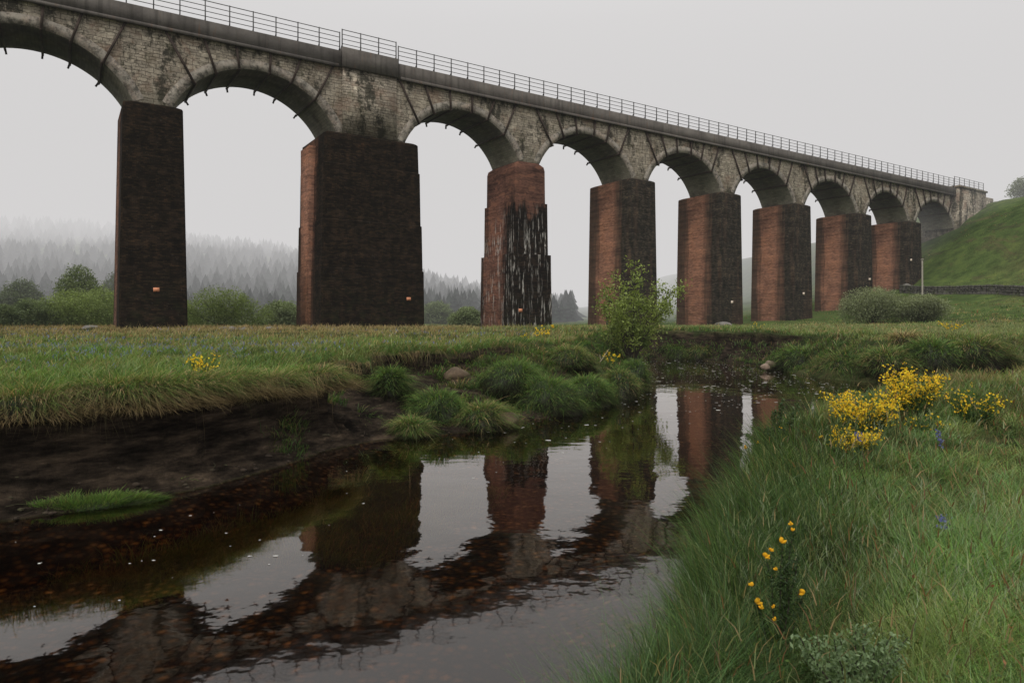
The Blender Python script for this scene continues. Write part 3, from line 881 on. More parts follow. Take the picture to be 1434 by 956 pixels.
def tufts(cx, cy, nb, hgt, wid, cols, spread=.09, leanmax=.5, segs=3, droop=(.1, .5), wind=(0.05, 0.0), zoff=-.02, over=None, tipmul=1.35, basemul=.45):
    """cx, cy clump centres; nb blades each; hgt (n) clump height; cols (n,3) clump colour"""
    n = len(cx)
    k = np.repeat(np.arange(n), nb)
    N = len(k)
    r = spread * np.sqrt(rng.uniform(0, 1, N)) * (hgt[k] / np.mean(hgt)) ** .5
    a = rng.uniform(0, 2 * np.pi, N)
    x = cx[k] + r * np.cos(a); y = cy[k] + r * np.sin(a)
    z = land(x, y) + zoff
    H = hgt[k] * rng.uniform(.55, 1.15, N)
    ll = H * leanmax * rng.uniform(.15, 1.0, N)
    aa = a + rng.normal(0, .6, N)
    lean = np.stack([ll * np.cos(aa) + wind[0] * H * 4, ll * np.sin(aa) + wind[1] * H * 4], -1)
    dr = rng.uniform(droop[0], droop[1], N)
    c = cols[k] * rng.uniform(.7, 1.35, (N, 1)) * rng.uniform(.92, 1.08, (N, 3))
    dist = np.hypot(x, y)
    W = wid * rng.uniform(.6, 1.3, N) * np.clip(dist / 7.0, .8, 9.0)
    P = np.stack([x, y, z], -1)
    return blades(P, H, W, lean, dr, c * basemul, c * tipmul, segs)

def pick(names, probs, n):
    idx = rng.choice(len(names), n, p=np.array(probs) / sum(probs))
    return np.array([PAL[k] for k in names])[idx]

def field(n, ya, yb, xa, xb, power=1.6):
    """points that thin out with distance, over a patch of ground much wider than the view"""
    u = rng.uniform(0, 1, n)
    p = 1 - power
    Y = (ya ** p + u * (yb ** p - ya ** p)) ** (1 / p)
    X = rng.uniform(0, 1, n) * (xb(Y) - xa(Y)) + xa(Y)
    return X, Y

# ---------- right bank grass
def coarse():
    out = []
    # broad arching blades
    X, Y = field(10500, 2.4, 14.0, lambda y: y * 0 + .2, lambda y: y * .85 + 1.2, 1.5)
    z, sd, lf, ov, e, so, rf_ = land(X, Y, True); k = (~lf) & (sd > .08) & (fbm(X * .7, Y * .7, 151, 3) + rng.normal(0, .15, len(X)) > -.05); X, Y, z = X[k], Y[k], z[k]; n = len(X)
    H = rng.uniform(.25, .52, n); a = rng.uniform(0, 6.28, n); ll = H * rng.uniform(.3, 1.1, n)
    c = pick(['green', 'deep', 'olive', 'pale', 'straw'], [.4, .25, .15, .12, .08], n) * rng.uniform(.7, 1.35, (n, 1))
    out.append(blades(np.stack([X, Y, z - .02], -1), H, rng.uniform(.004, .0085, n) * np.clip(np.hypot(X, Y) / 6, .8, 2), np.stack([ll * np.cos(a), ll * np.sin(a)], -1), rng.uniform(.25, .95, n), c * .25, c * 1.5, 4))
    # withered strands lying about
    X, Y = field(2600, 2.4, 14.0, lambda y: y * 0 + .2, lambda y: y * .85 + 1.2, 1.5)
    z, sd, lf, ov, e, so, rf_ = land(X, Y, True); k = (~lf) & (sd > .15); X, Y, z = X[k], Y[k], z[k]; n = len(X)
    H = rng.uniform(.15, .32, n); a = rng.uniform(0, 6.28, n); ll = H * rng.uniform(.8, 1.8, n)
    c = pick(['straw', 'brown', 'rust'], [.6, .25, .15], n) * rng.uniform(.5, 1.1, (n, 1))
    out.append(blades(np.stack([X, Y, z + .05], -1), H, rng.uniform(.0025, .005, n) * np.clip(np.hypot(X, Y) / 6, .8, 2), np.stack([ll * np.cos(a), ll * np.sin(a)], -1), rng.uniform(.4, 1.0, n), c * .6, c, 4))
    # low broad leaves: dock, sorrel, young bramble
    X, Y = field(520, 2.6, 12.0, lambda y: y * 0 + .4, lambda y: y * .85 + 1.2, 1.5)
    z, sd, lf, ov, e, so, rf_ = land(X, Y, True); k = (~lf) & (sd > .3) & (fbm(X * .6, Y * .6, 161, 3) > .08); X, Y, z = X[k], Y[k], z[k]
    m = np.repeat(np.arange(len(X)), 9); n = len(m)
    P = np.stack([X[m] + rng.normal(0, .07, n), Y[m] + rng.normal(0, .07, n), z[m] + rng.uniform(.08, .34, n)], -1)
    c = np.where(rng.uniform(0, 1, (n, 1)) < .04, PAL['rust'], PAL['green'] * .7) * rng.uniform(.5, 1.5, (n, 1))
    out.append(leaf_quads(P, .028, c, rng, .5, .2))
    return out
parts = []
X, Y = field(14500, 2.2, 11.0, lambda y: np.full_like(y, .1) + 0 * y, lambda y: y * .86 + 1.2, 1.5)
z, sd, lf, ov, e, so, rf_ = land(X, Y, True)
k = (~lf) & (sd > 0.02) & (np.hypot(X, Y) > 2.3)
X, Y, sd = X[k], Y[k], sd[k]
zone = fbm(X * .55, Y * .55, 51, 3)
zone2 = fbm(X * .9, Y * .9, 52, 2)
n = len(X)
cols = pick(['green', 'deep', 'olive', 'blue', 'pale', 'straw', 'rust'], [.30, .22, .16, .18, .07, .03, .03], n)
bl = sstep(0.0, .45, zone)[:, None]
cols = cols * (1 - .6 * bl) + PAL['blue'] * .6 * bl
dk = (sstep(2.2, .2, sd) * .85)[:, None]
cols = cols * (1 - dk) + PAL['deep'] * .58 * dk
ol = (sstep(.1, .5, zone2) * .55)[:, None]
cols = cols * (1 - ol) + PAL['olive'] * ol
clm = fbm(X * 2.1, Y * 2.1, 54, 3)
cols = cols * np.clip(.82 + .95 * clm + .25 * zone2, .25, 2)[:, None] * np.array([.92, 1.0, 1.0])
h = (.23 + .12 * zone + .17 * clm + .10 * rng.uniform(0, 1, n)) * (1 + .6 * sstep(1.6, .1, sd)) * (.85 + .4 * sstep(9, 4, Y))
h = np.clip(h, .08, .8)
parts.append(tufts(X, Y, 15, h, .0047, cols, .12, .95, 3, (.1, .8), (.03, -.01), basemul=.10, tipmul=2.1))  # blade roots darkened and tips brightened in colour, painting shaded gaps
parts += coarse()
# feathery pale plumes in drifts
X, Y = field(5200, 2.6, 13.0, lambda y: y * 0 + .4, lambda y: y * .85 + 1.2, 1.45)
z, sd, lf, ov, e, so, rf_ = land(X, Y, True); k = (~lf) & (sd > .4) & (fbm(X * .45, Y * .45, 58, 3) + rng.normal(0, .12, len(X)) > .08); X, Y, z = X[k], Y[k], z[k]; n = len(X)
H = rng.uniform(.3, .5, n); a = rng.normal(.4, 1.2, n); ll = H * rng.uniform(.1, .6, n)
lean = np.stack([ll * np.cos(a), ll * np.sin(a)], -1); dist = np.hypot(X, Y); P = np.stack([X, Y, z], -1)
c = pick(['pale', 'silver', 'blue'], [.4, .35, .25], n) * rng.uniform(.7, 1.2, (n, 1))
parts.append(blades(P, H, .0016 * np.clip(dist / 4, .8, 4), lean, np.full(n, .1), c * .4, c, 3))
for q in range(3):
    tip = P.copy(); tip[:, :2] += lean * (.6 + .12 * q); tip[:, 2] += H * (.72 + .07 * q)
    parts.append(blades(tip, H * .13, .0028 * np.clip(dist / 5, .8, 3), lean * .25 + rng.normal(0, .02, (n, 2)), np.full(n, .1), c, c * 1.15, 2))
# seed heads: tall thin stalks with a fatter pale or rusty tip
X, Y = field(2600, 2.6, 16.0, lambda y: y * 0 + .2, lambda y: y * .85 + 1.2, 1.4)
z, sd, lf, ov, e, so, rf_ = land(X, Y, True); k = (~lf) & (sd > .3); X, Y, z = X[k], Y[k], z[k]; n = len(X)
H = rng.uniform(.30, .55, n); a = rng.uniform(0, 6.28, n); ll = H * rng.uniform(.05, .5, n)
c = pick(['straw', 'rust', 'pale', 'olive', 'brown'], [.3, .22, .25, .13, .1], n) * rng.uniform(.6, 1.0, (n, 1))
lean = np.stack([ll * np.cos(a), ll * np.sin(a)], -1); dist = np.hypot(X, Y)
P = np.stack([X, Y, z], -1)
parts.append(blades(P, H, .0018 * np.clip(dist / 4, .8, 4), lean, np.full(n, .08), c * .5, c, 3))
tip = P.copy(); tip[:, :2] += lean * .72; tip[:, 2] += H * .78
parts.append(blades(tip, H * .22, .0078 * np.clip(dist / 5, .8, 3), lean * .45, np.full(n, .1), c, c * 1.1, 2))
# middle distance
X, Y = field(8200, 10.5, 30.0, lambda y: y * .3, lambda y: y * .86 + 2, 1.5)
z, sd, lf, ov, e, so, rf_ = land(X, Y, True); k = (~lf) & (sd > .05); X, Y, sd = X[k], Y[k], sd[k]; n = len(X)
zone = fbm(X * .4, Y * .4, 61, 3)
cols = pick(['green', 'deep', 'olive', 'straw', 'brown', 'blue'], [.28, .22, .2, .1, .1, .12], n)
st = sstep(.05, .4, zone)[:, None] * .55
cols = cols * (1 - st) + (PAL['straw'] * .55 + PAL['rust'] * .25) * st
h = .34 + .18 * zone + .14 * rng.uniform(0, 1, n)
cols = cols * (1 + .7 * fbm(X * 1.2, Y * 1.2, 63, 3))[:, None]
parts.append(tufts(X, Y, 12, np.clip(h + .12 * fbm(X * 1.2, Y * 1.2, 63, 3), .12, 1), .0056, cols, .2, .7, 2, (.1, .6), (.02, 0), basemul=.3, tipmul=1.45))
V, Fq, Cc = join(parts)
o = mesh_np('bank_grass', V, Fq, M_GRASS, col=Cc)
tag(o, 'long wet green grass covering the near right bank', 'grass', kind='stuff')

# rushes leaning over the water along the near bank
n = 9500
u = rng.uniform(0, 1, n) ** 1.2
seg = RIGHT[4:11, :2]
tt = np.concatenate([[0], np.cumsum(np.hypot(*np.diff(seg, axis=0).T))])
dd_ = u * tt[-1]
X = np.interp(dd_, tt, seg[:, 0]) + np.abs(rng.normal(0, .6, n)) + .05; Y = np.interp(dd_, tt, seg[:, 1]) - rng.uniform(0, .35, n)
z, sd, lf, ov, e, so, rf_ = land(X, Y, True); k = (~lf) & (sd > -.05) & (np.hypot(X, Y) > 2.6)
X, Y, z = X[k], Y[k], z[k]; n = len(X)
H = rng.uniform(.38, .82, n)
a = rng.normal(math.radians(150), 1.1, n); ll = H * rng.uniform(.1, .8, n)
lean = np.stack([ll * np.cos(a), ll * np.sin(a)], -1)
c = pick(['deep', 'green', 'olive', 'brown'], [.5, .35, .1, .05], n) * rng.uniform(.6, 1.2, (n, 1))
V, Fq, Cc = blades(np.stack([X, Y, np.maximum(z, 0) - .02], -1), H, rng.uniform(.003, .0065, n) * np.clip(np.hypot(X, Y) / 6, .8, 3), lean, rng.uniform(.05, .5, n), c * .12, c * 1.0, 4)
o = mesh_np('rushes', V, Fq, M_GRASS, col=Cc)
tag(o, 'dark green rushes arching over the water along the near right bank', 'rushes', kind='stuff')

# ---------- left meadow
parts = []
X, Y = field(15000, 8.5, 30.0, lambda y: -y * .92 - 3, lambda y: y * .25, 1.7)
z, sd, lf, ov, e, so, rf_ = land(X, Y, True); k = lf & (e > .02); X, Y, e = X[k], Y[k], e[k]; n = len(X)
zone = fbm(X * .35, Y * .35, 71, 3); zn2 = fbm(X * 1.1, Y * 1.1, 73, 2)
cols = pick(['green', 'deep', 'olive', 'blue', 'straw', 'pale'], [.34, .22, .18, .12, .06, .08], n)
st = (sstep(-.05, .45, zone) * .35 * sstep(12, 20, Y))[:, None]
cols = cols * (1 - st) + PAL['straw'] * .7 * st
cols = cols * (1.18 + .5 * zn2)[:, None]
h = (.20 + .11 * zn2 + .14 * rng.uniform(0, 1, n)) * (1 + .35 * sstep(1.6, .2, e))
parts.append(tufts(X, Y, 12, np.clip(h, .07, 1), .0056, cols, .16, .9, 2, (.1, .65), (.05, -.02)))
X, Y = field(11500, 22, 85.0, lambda y: -y * .95 - 3, lambda y: y * .9, 1.35)
z, sd, lf, ov, e, so, rf_ = land(X, Y, True); k = (lf | (Y > 48)) & (sd > .3) & ((e > 0) | ~lf); X, Y = X[k], Y[k]; n = len(X)
zone = fbm(X * .12, Y * .2, 81, 3)
cols = pick(['green', 'olive', 'straw', 'pale', 'rust', 'deep'], [.26, .26, .16, .16, .05, .11], n)
fs_ = (sstep(26, 44, Y) * sstep(2, -8, X) * .7 + sstep(0, .5, zone) * .25)[:, None]
cols = cols * (1 - fs_) + PAL['straw'] * .95 * fs_
cols = cols * 1.2
h = .22 + .1 * zone + .18 * rng.uniform(0, 1, n) ** 2 + .12 * sstep(35, 48, Y) * rng.uniform(0, 1, n)
parts.append(tufts(X, Y, 8, np.clip(h, .1, 1), .0066, cols, .38, .6, 2, (.05, .4), (.03, 0)))
# tall withered stalks against the piers and along the edge
X, Y = field(3600, 10, 62, lambda y: -y * .95 - 3, lambda y: y * .2, .55)
z, sd, lf, ov, e, so, rf_ = land(X, Y, True); k = lf & (e > .1) & (rng.uniform(0, 1, len(X)) < .25 + .75 * sstep(28, 46, Y)); X, Y, z = X[k], Y[k], z[k]; n = len(X)
H = rng.uniform(.35, .75, n); a = rng.uniform(0, 6.28, n); ll = H * rng.uniform(.05, .5, n)
c = pick(['straw', 'brown', 'olive'], [.65, .15, .2], n) * rng.uniform(.6, 1.25, (n, 1))
parts.append(blades(np.stack([X, Y, z], -1), H, .0042 * np.clip(np.hypot(X, Y) / 8, .8, 5), np.stack([ll * np.cos(a), ll * np.sin(a)], -1), rng.uniform(.05, .4, n), c * .6, c, 2))
V, Fq, Cc = join(parts)
o = mesh_np('meadow_grass', V, Fq, M_GRASS, col=Cc)
tag(o, 'green and straw coloured meadow grass on the flat left bank', 'grass', kind='stuff')

# ---------- grass on the slumped left bank and the far bank
parts = []
X, Y = field(10500, 13, 50, lambda y: y * -.35, lambda y: y * .5, 1.4)
z, sd, lf, ov, e, so, rf_ = land(X, Y, True)
patchy = fbm(X * .6, Y * .6, 91, 3)
k = lf & (sd > .1) & (e < .3) & ((patchy > .10 - .5 * sstep(-1, 1.5, X)) | (rf_ > .63)) & (rf_ > .3)
X, Y = X[k], Y[k]; n = len(X)
cols = pick(['green', 'deep', 'olive', 'straw', 'brown'], [.34, .34, .18, .06, .08], n)
parts.append(tufts(X, Y, 14, .2 + .24 * rng.uniform(0, 1, n), .0068, cols, .22, .9, 2, (.2, .8), (.01, -.06)))
X, Y = field(12000, 26, 60, lambda y: y * .0 + 7, lambda y: y * .9, 1.3)
z, sd, lf, ov, e, so, rf_ = land(X, Y, True); k = lf & (sd > .1) & ((e > -.3) | (fbm(X * .5, Y * .5, 93, 3) > -.35)); X, Y = X[k], Y[k]; sd = sd[k]; n = len(X)
cols = pick(['green', 'deep', 'olive', 'straw', 'brown', 'pale'], [.26, .3, .2, .05, .07, .12], n)
pl = (sstep(3.5, 8, sd) * .6)[:, None]
cols = cols * (1 - pl) + (PAL['pale'] * .8 + PAL['straw'] * .15) * pl
dkk = (sstep(2.2, .2, sd) * .55)[:, None]
cols = cols * (1 - dkk) + PAL['deep'] * .6 * dkk
parts.append(tufts(X, Y, 9, .22 + .2 * rng.uniform(0, 1, n), .0066, cols, .32, .7, 2, (.1, .6), (0, 0)))
X = rng.uniform(25, 125, 7000); Y = rng.uniform(58, 140, 7000)
q = .97 * (X - 68.7) + .24 * (np.minimum(Y, 138) - 116.5); k = (q > -38) & (q < 45) & (fbm(X * .12, Y * .12, 171, 3) + rng.normal(0, .2, 7000) > .0); X, Y = X[k], Y[k]; n = len(X)
cols = pick(['green', 'olive', 'straw', 'rust', 'deep'], [.38, .24, .08, .08, .22], n)
parts.append(tufts(X, Y, 6, rng.uniform(.18, .5, n), .0075, cols, .5, .7, 2, (.1, .5), (0, 0)))
V, Fq, Cc = join(parts)
o = mesh_np('slope_grass', V, Fq, M_GRASS, col=Cc)
tag(o, 'coarse green grass on the sloping banks beyond the bend', 'grass', kind='stuff')

# ---------- withered thatch hanging over the cut edge of the left bank
def grad(X, Y):
    ep = .04
    d0 = land(X, Y, True)[1]
    g = np.stack([(land(X + ep, Y, True)[1] - d0) / ep, (land(X, Y + ep, True)[1] - d0) / ep], -1)
    return g / np.maximum(np.linalg.norm(g, axis=1, keepdims=True), 1e-6)
def lip(n, lo, hi, lim=.85):
    X, Y = field(n, 8.0, 30, lambda y: y * 0 - 12, lambda y: y * .2, 1.5)
    z, sd, lf, ov, e, so, rf_ = land(X, Y, True)
    k = lf & (e > lo) & (e < hi) & (rf_ < lim)
    return X[k], Y[k], ov[k], e[k]
def hang(X, Y, ov, e, Ln, aa, out, dr, c, wid):
    g = grad(X, Y); n = len(X)
    P = np.stack([X - g[:, 0] * ov, Y - g[:, 1] * ov, land(X, Y) - .01], -1)
    ca, sa_ = np.cos(aa), np.sin(aa)
    gl = np.stack([-(g[:, 0] * ca - g[:, 1] * sa_), -(g[:, 0] * sa_ + g[:, 1] * ca)], -1)
    return blades(P, Ln, wid * rng.uniform(.6, 1.3, n) * np.clip(Y / 12, .9, 2), gl * (Ln * out)[:, None], dr, c * .75, c, 4, curl=1.0)
parts = []
# a) green shoulder: long turf combed over the edge
X, Y, ov, e = lip(150000, -.02, 1.25)
X, Y, ov, e = X[:30000], Y[:30000], ov[:30000], e[:30000]
n = len(X); clump = fbm(X * 1.3, Y * 1.3, 101, 3)
c = pick(['green', 'deep', 'olive', 'blue'], [.4, .25, .25, .1], n)
st = sstep(.1, .5, fbm(X * .8, Y * .8, 104, 3) + .45 * sstep(.5, .0, e) - .1)[:, None] * .8
c = (c * (1 - st) + PAL['straw'] * .62 * st) * rng.uniform(.5, 1.25, (n, 1))
parts.append(hang(X, Y, ov, e, rng.uniform(.2, .42, n) * (1 + .7 * clump) * (1 + .9 * fbm(X * .8, Y * .8, 109, 2)) * (1 + .25 * sstep(.4, 0, e)), rng.normal(0, .7, n) + .8 * fbm(X * .7, Y * .7, 107, 2), rng.uniform(.5, 1.0, n), rng.uniform(.5, 1.2, n) + .8 * sstep(.5, 0, e), c, .0062))
# b) matted straw hanging in bunches below it
X, Y, ov, e = lip(260000, -.12, .30)
keep = fbm(X * .95, Y * .95, 102, 3) + rng.normal(0, .10, len(X)) > .12
X, Y, ov, e = X[keep][:11000], Y[keep][:11000], ov[keep][:11000], e[keep][:11000]
n = len(X); print('thatch', n)
clump = fbm(X * 1.6, Y * 1.6, 101, 3)
sweep = 2.4 * fbm(X * .8, Y * .8, 103, 2) + rng.normal(0, .3, n)
c = (PAL['straw'] * 1.0 * (1 - .35 * rng.uniform(0, 1, (n, 1))) + PAL['brown'] * .2) * rng.uniform(.35, 1.45, (n, 1))
parts.append(hang(X, Y, ov, e, rng.uniform(.14, .34, n) * (1 + .9 * np.clip(clump, -.5, 1)), sweep, rng.uniform(.5, 1.1, n), rng.uniform(1.2, 2.2, n), c, .0065))
# c) single long roots and strands
X, Y, ov, e = lip(30000, -.15, .1)
X, Y, ov, e = X[:130], Y[:130], ov[:130], e[:130]; n = len(X)
c = PAL['straw'] * rng.uniform(.3, .9, (n, 1))
parts.append(hang(X, Y, ov, e, rng.uniform(.25, .5, n), rng.normal(0, .5, n), rng.uniform(.15, .5, n), rng.uniform(2.0, 3.2, n), c, .007))
# d) long shaggy turf bulging over the edge in clumps
X, Y, ov, e = lip(120000, -.08, .9, .9)
keep = fbm(X * 1.1, Y * 1.1, 132, 3) + rng.normal(0, .12, len(X)) > -.02
X, Y, ov, e = X[keep][:13000], Y[keep][:13000], ov[keep][:13000], e[keep][:13000]
n = len(X)
c = pick(['green', 'deep', 'olive', 'straw'], [.38, .27, .23, .12], n) * rng.uniform(.5, 1.4, (n, 1))
parts.append(hang(X, Y, ov, e, rng.uniform(.28, .5, n) * (1 + .6 * fbm(X * 1.1, Y * 1.1, 132, 3)), rng.normal(0, .6, n) + .9 * fbm(X * .7, Y * .7, 137, 2), rng.uniform(.3, .85, n), rng.uniform(.25, 1.25, n), c, .0065))
V1 = join(parts)
o = mesh_np('overhanging_dry_grass', *V1[:2], M_GRASS, col=V1[2])
tag(o, 'green turf and withered straw grass hanging over the cut left bank', 'dry grass', kind='stuff')

# roots and strands that dangle lower
# ---------- bluebells
parts = []
X, Y = field(2300, 12, 44, lambda y: -y * .9, lambda y: y * .05, 1.5)
z, sd, lf, ov, e, so, rf_ = land(X, Y, True)
dens = fbm(X * .22, Y * .3, 111, 3)
k = lf & (e > .8) & (dens + rng.normal(0, .1, len(X)) > .02); X, Y, z = X[k], Y[k], z[k]; n = len(X)
H = rng.uniform(.18, .3, n)
cb = np.array([.17, .19, .38]) * rng.uniform(.7, 1.3, (n, 1))
lean = rng.normal(0, .03, (n, 2))
g_ = np.tile(PAL['green'], (n, 1))
parts.append(blades(np.stack([X, Y, z], -1), H, np.full(n, .008), lean, np.zeros(n), g_ * .5, g_, 2))
for kk in range(4):
    P = np.stack([X + rng.normal(0, .02, n), Y + rng.normal(0, .02, n), z + H * (.72 + .09 * kk)], -1)
    parts.append(blades(P, np.full(n, -.035), .015 * np.clip(Y / 16, .9, 1.8), rng.normal(0, .02, (n, 2)), np.zeros(n), cb, cb * 1.25, 2))
V, Fq, Cc = join(parts)
o = mesh_np('bluebells', V, Fq, M_PETAL, col=Cc)
tag(o, 'drifts of small bluebells among the left meadow grass', 'bluebells', kind='stuff')

# ---------- foam flecks on the water
n = 900
X = rng.uniform(-7, 14, n * 4); Y = rng.uniform(5, 46, n * 4)
z, sd, lf, ov, e, so, rf_ = land(X, Y, True)
dn = fbm(X * .35, Y * .35, 121, 3)
k = (sd < -.25) & ((Y > 24) | (dn > .02) | (rng.uniform(0, 1, len(X)) < .22)) & ((lf & (sd > -4)) | (Y > 22)) & (rng.uniform(0, 1, len(X)) < np.where(Y > 24, 1, .75))
X, Y = X[k][:n], Y[k][:n]; n = len(X); print('foam', n)
R = rng.uniform(.006, .024, n) * np.clip(Y / 14, .8, 1.7) * np.where(rng.uniform(0, 1, n) < .06, 2.2, 1)
th = np.linspace(0, 2 * np.pi, 7)[:-1]
rr = R[:, None] * rng.uniform(.5, 1.2, (n, 6))
V = np.stack([X[:, None] + rr * np.cos(th) * rng.uniform(1, 2.0, (n, 1)), Y[:, None] + rr * np.sin(th), np.full((n, 6), .005)], -1).reshape(-1, 3)
o = mesh_np('foam_flecks', V, np.arange(n * 6).reshape(n, 6), mat_simple('foam', (.55, .53, .48), .7, .1))
tag(o, 'scattered white flecks of foam drifting on the dark river', 'foam', kind='stuff')

# ------------------------------------------------------------------ tussocks
def tube(path, radii, k=5):
    V = []; Fq = []
    path = [Vector(p) for p in path]
    for i, p in enumerate(path):
        t = (path[min(i + 1, len(path) - 1)] - path[max(i - 1, 0)]).normalized()
        u = t.cross(Vector((0.3, 1, .2))).normalized(); v = t.cross(u)
        for j in range(k):
            a = 2 * math.pi * j / k
            V.append(tuple(p + (u * math.cos(a) + v * math.sin(a)) * radii[i]))
    for i in range(len(path) - 1):
        for j in range(k):
            Fq.append([i * k + j, i * k + (j + 1) % k, (i + 1) * k + (j + 1) % k, (i + 1) * k + j])
    return V, Fq

def tussock(name, loc, rx, ry, h, pal, nb, label, cat, group=None, rz=0.0, seed=0, blade=.18, wid=.008, fringe=.3, upright=1.0, strawy=False):
    """a mound of earth wholly dressed in drooping grass: one mesh"""
    r2 = np.random.default_rng(1000 + seed)
    nu, nv = 22, 9
    U = np.linspace(0, 2 * np.pi, nu, endpoint=False); Vv = np.linspace(-.25, 1, nv) * np.pi / 2
    uu, vv = np.meshgrid(U, Vv)
    bumpf = 1 + .5 * fbm(np.cos(uu) * 1.6 + seed, np.sin(uu) * 1.6 + vv * 1.3, 200 + seed, 3)
    x = rx * np.cos(vv) ** .7 * np.cos(uu) * bumpf if False else rx * np.abs(np.cos(vv)) ** .75 * np.cos(uu) * bumpf
    y = ry * np.abs(np.cos(vv)) ** .75 * np.sin(uu) * bumpf
    zc = h * np.sin(vv) * (1 + .25 * (bumpf - 1))
    Vm = np.stack([x, y, zc], -1).reshape(-1, 3)
    ii = np.arange(nu * nv).reshape(nv, nu)
    Fm = np.stack([ii[:-1], np.roll(ii, -1, 1)[:-1], np.roll(ii, -1, 1)[1:], ii[1:]], -1).reshape(-1, 4)
    soil = np.array([.022, .017, .011])
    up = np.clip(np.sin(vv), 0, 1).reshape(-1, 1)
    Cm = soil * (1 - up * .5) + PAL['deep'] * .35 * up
    # blades over the mound
    n = nb
    a = r2.uniform(0, 2 * np.pi, n); v = np.arcsin(r2.uniform(-fringe, 1, n))
    bf = 1 + .5 * fbm(np.cos(a) * 1.6 + seed, np.sin(a) * 1.6 + v * 1.3, 200 + seed, 3)
    cx = np.abs(np.cos(v)) ** .75
    P = np.stack([rx * cx * np.cos(a) * bf, ry * cx * np.sin(a) * bf, h * np.sin(v) * (1 + .25 * (bf - 1))], -1)
    outw = np.stack([np.cos(a), np.sin(a)], -1)
    clump = fbm(a * 3.2 + seed, v * 5.0, 300 + seed, 2)
    L = blade * r2.uniform(.5, 1.3, n) * (1 + .5 * clump)
    cv = np.cos(v)
    lean = outw * (L * (.35 + .75 * cv * r2.uniform(.6, 1.2, n)) * upright)[:, None] + r2.normal(0, .28, (n, 2)) * L[:, None] + np.array([.18, -.08]) * L[:, None]
    names = list(pal.keys()); pr = np.array(list(pal.values())); pr = pr / pr.sum()
    c = np.array([PAL[q] for q in names])[r2.choice(len(names), n, p=pr)] * r2.uniform(.6, 1.25, (n, 1)) * (1 + .45 * clump)[:, None]
    low = np.clip(.30 + 1.2 * np.sin(v), .12, 1.25)[:, None]  # tops brightened, undersides darkened in the colour, imitating light from above
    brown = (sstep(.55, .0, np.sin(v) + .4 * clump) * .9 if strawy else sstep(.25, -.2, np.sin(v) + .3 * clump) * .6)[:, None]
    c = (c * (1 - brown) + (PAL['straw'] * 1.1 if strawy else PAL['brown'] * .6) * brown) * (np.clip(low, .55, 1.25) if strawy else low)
    V2, F2, C2 = blades(P, L * (.45 + .5 * np.sin(np.clip(v, 0, 2))), wid * r2.uniform(.6, 1.3, n), lean, (.25 + 1.15 * cv * r2.uniform(.5, 1.2, n)) * upright, c * .45, c * 1.45, 3, r2.uniform(0, 6.28, n), 1.1)
    V, Fq, Cc = join([(Vm, Fm, Cm), (V2, F2, C2)])
    o = mesh_np(name, V, Fq, M_GRASS, col=Cc)
    o.location = loc; o.rotation_euler = (0, 0, rz)
    tag(o, label, cat, group)
    return o

GR = {'green': .45, 'deep': .35, 'olive': .2}
MO = {'green': .3, 'deep': .2, 'olive': .3, 'straw': .12, 'brown': .08}
DRY = {'straw': .4, 'brown': .35, 'olive': .25}
def wpt(px, py, z=0.0):
    Y = (EYE - z) * F / (py - 449)
    return (px - 717) / F * Y, Y
tl = [  # px, base py, half width px, height px, palette, label
    (612, 600, 42, 52, GR, 'rounded bright green grass tussock at the water edge, leftmost of the big ones'),
    (678, 602, 36, 34, MO, 'low olive tussock at the water edge beside a brown earth lump'),
    (575, 612, 24, 20, MO, 'small straw tinged tussock touching the water below the bare earth'),
    (500, 606, 34, 22, GR, 'flat dark green tussock on the foot of the eroded bank'),
    (765, 582, 50, 52, GR, 'large shaggy green tussock overhanging the water in the middle of the bank'),
    (822, 570, 40, 42, GR, 'dark green overhanging tussock right of the largest one'),
    (866, 560, 26, 44, MO, 'tall narrow tussock near the point of the left bank'),
    (890, 548, 18, 48, GR, 'steep tussock at the very point of the left bank'),
    (722, 548, 50, 44, GR, 'soft green tussock high on the slope behind the largest one'),
    (800, 515, 36, 30, MO, 'olive tussock on the upper slope below the yellow flowers'),
    (545, 552, 20, 38, GR, 'dark green fern-like clump in the hollow under the bank edge'),
]
for i, (px, py, hw, hp, pal, lab) in enumerate(tl):
    if i < 8:
        X, Y = wpt(px, py)
        z = 0.02
        Y += hw / F * Y * .7; X *= (Y / (Y - hw / F * Y * .7))
    else:
        X, Y, z = ray(px, py)
        Y += .2
    s = Y / F
    z = max(.02, min(z, land1(X, Y)))
    tussock('grass_tussock', (X, Y, z), hw * s, hw * s * .85, hp * s * .8, pal, int(1800 + 75 * hw), lab, 'tussock', 'grass tussocks along the left bank', random.uniform(0, 3), i, blade=.34, wid=.0125)
# earth lump
ft = [(945, 503, 22, 22, GR, 'small round green tussock under the far bank'), (1032, 506, 24, 22, MO, 'mossy tussock left of the pale rubble on the far bank'), (1062, 507, 22, 26, GR, 'grassy hummock touching the pale rubble on the far bank'),
      (1125, 520, 36, 34, GR, 'wide shaggy hummock right of the rubble on the far bank'), (1185, 530, 36, 36, MO, 'dark hummock behind the large broom bush'), (1240, 520, 36, 36, MO, 'olive hummock above the large broom bush'),
      (1300, 512, 36, 40, GR, 'green hummock below the yellow flowers of the far bank'), (1370, 505, 40, 36, MO, 'rough hummock at the right end of the far bank'), (1265, 487, 34, 22, DRY, 'brownish hummock on the crest of the far bank'),
      (985, 504, 26, 20, MO, 'low mossy hummock between the small round tussock and the rubble on the far bank'), (1010, 503, 18, 26, GR, 'narrow green hummock just left of the mossy tussock on the far bank'), (925, 502, 20, 14, MO, 'leftmost low hummock under the far bank beside the willow')]
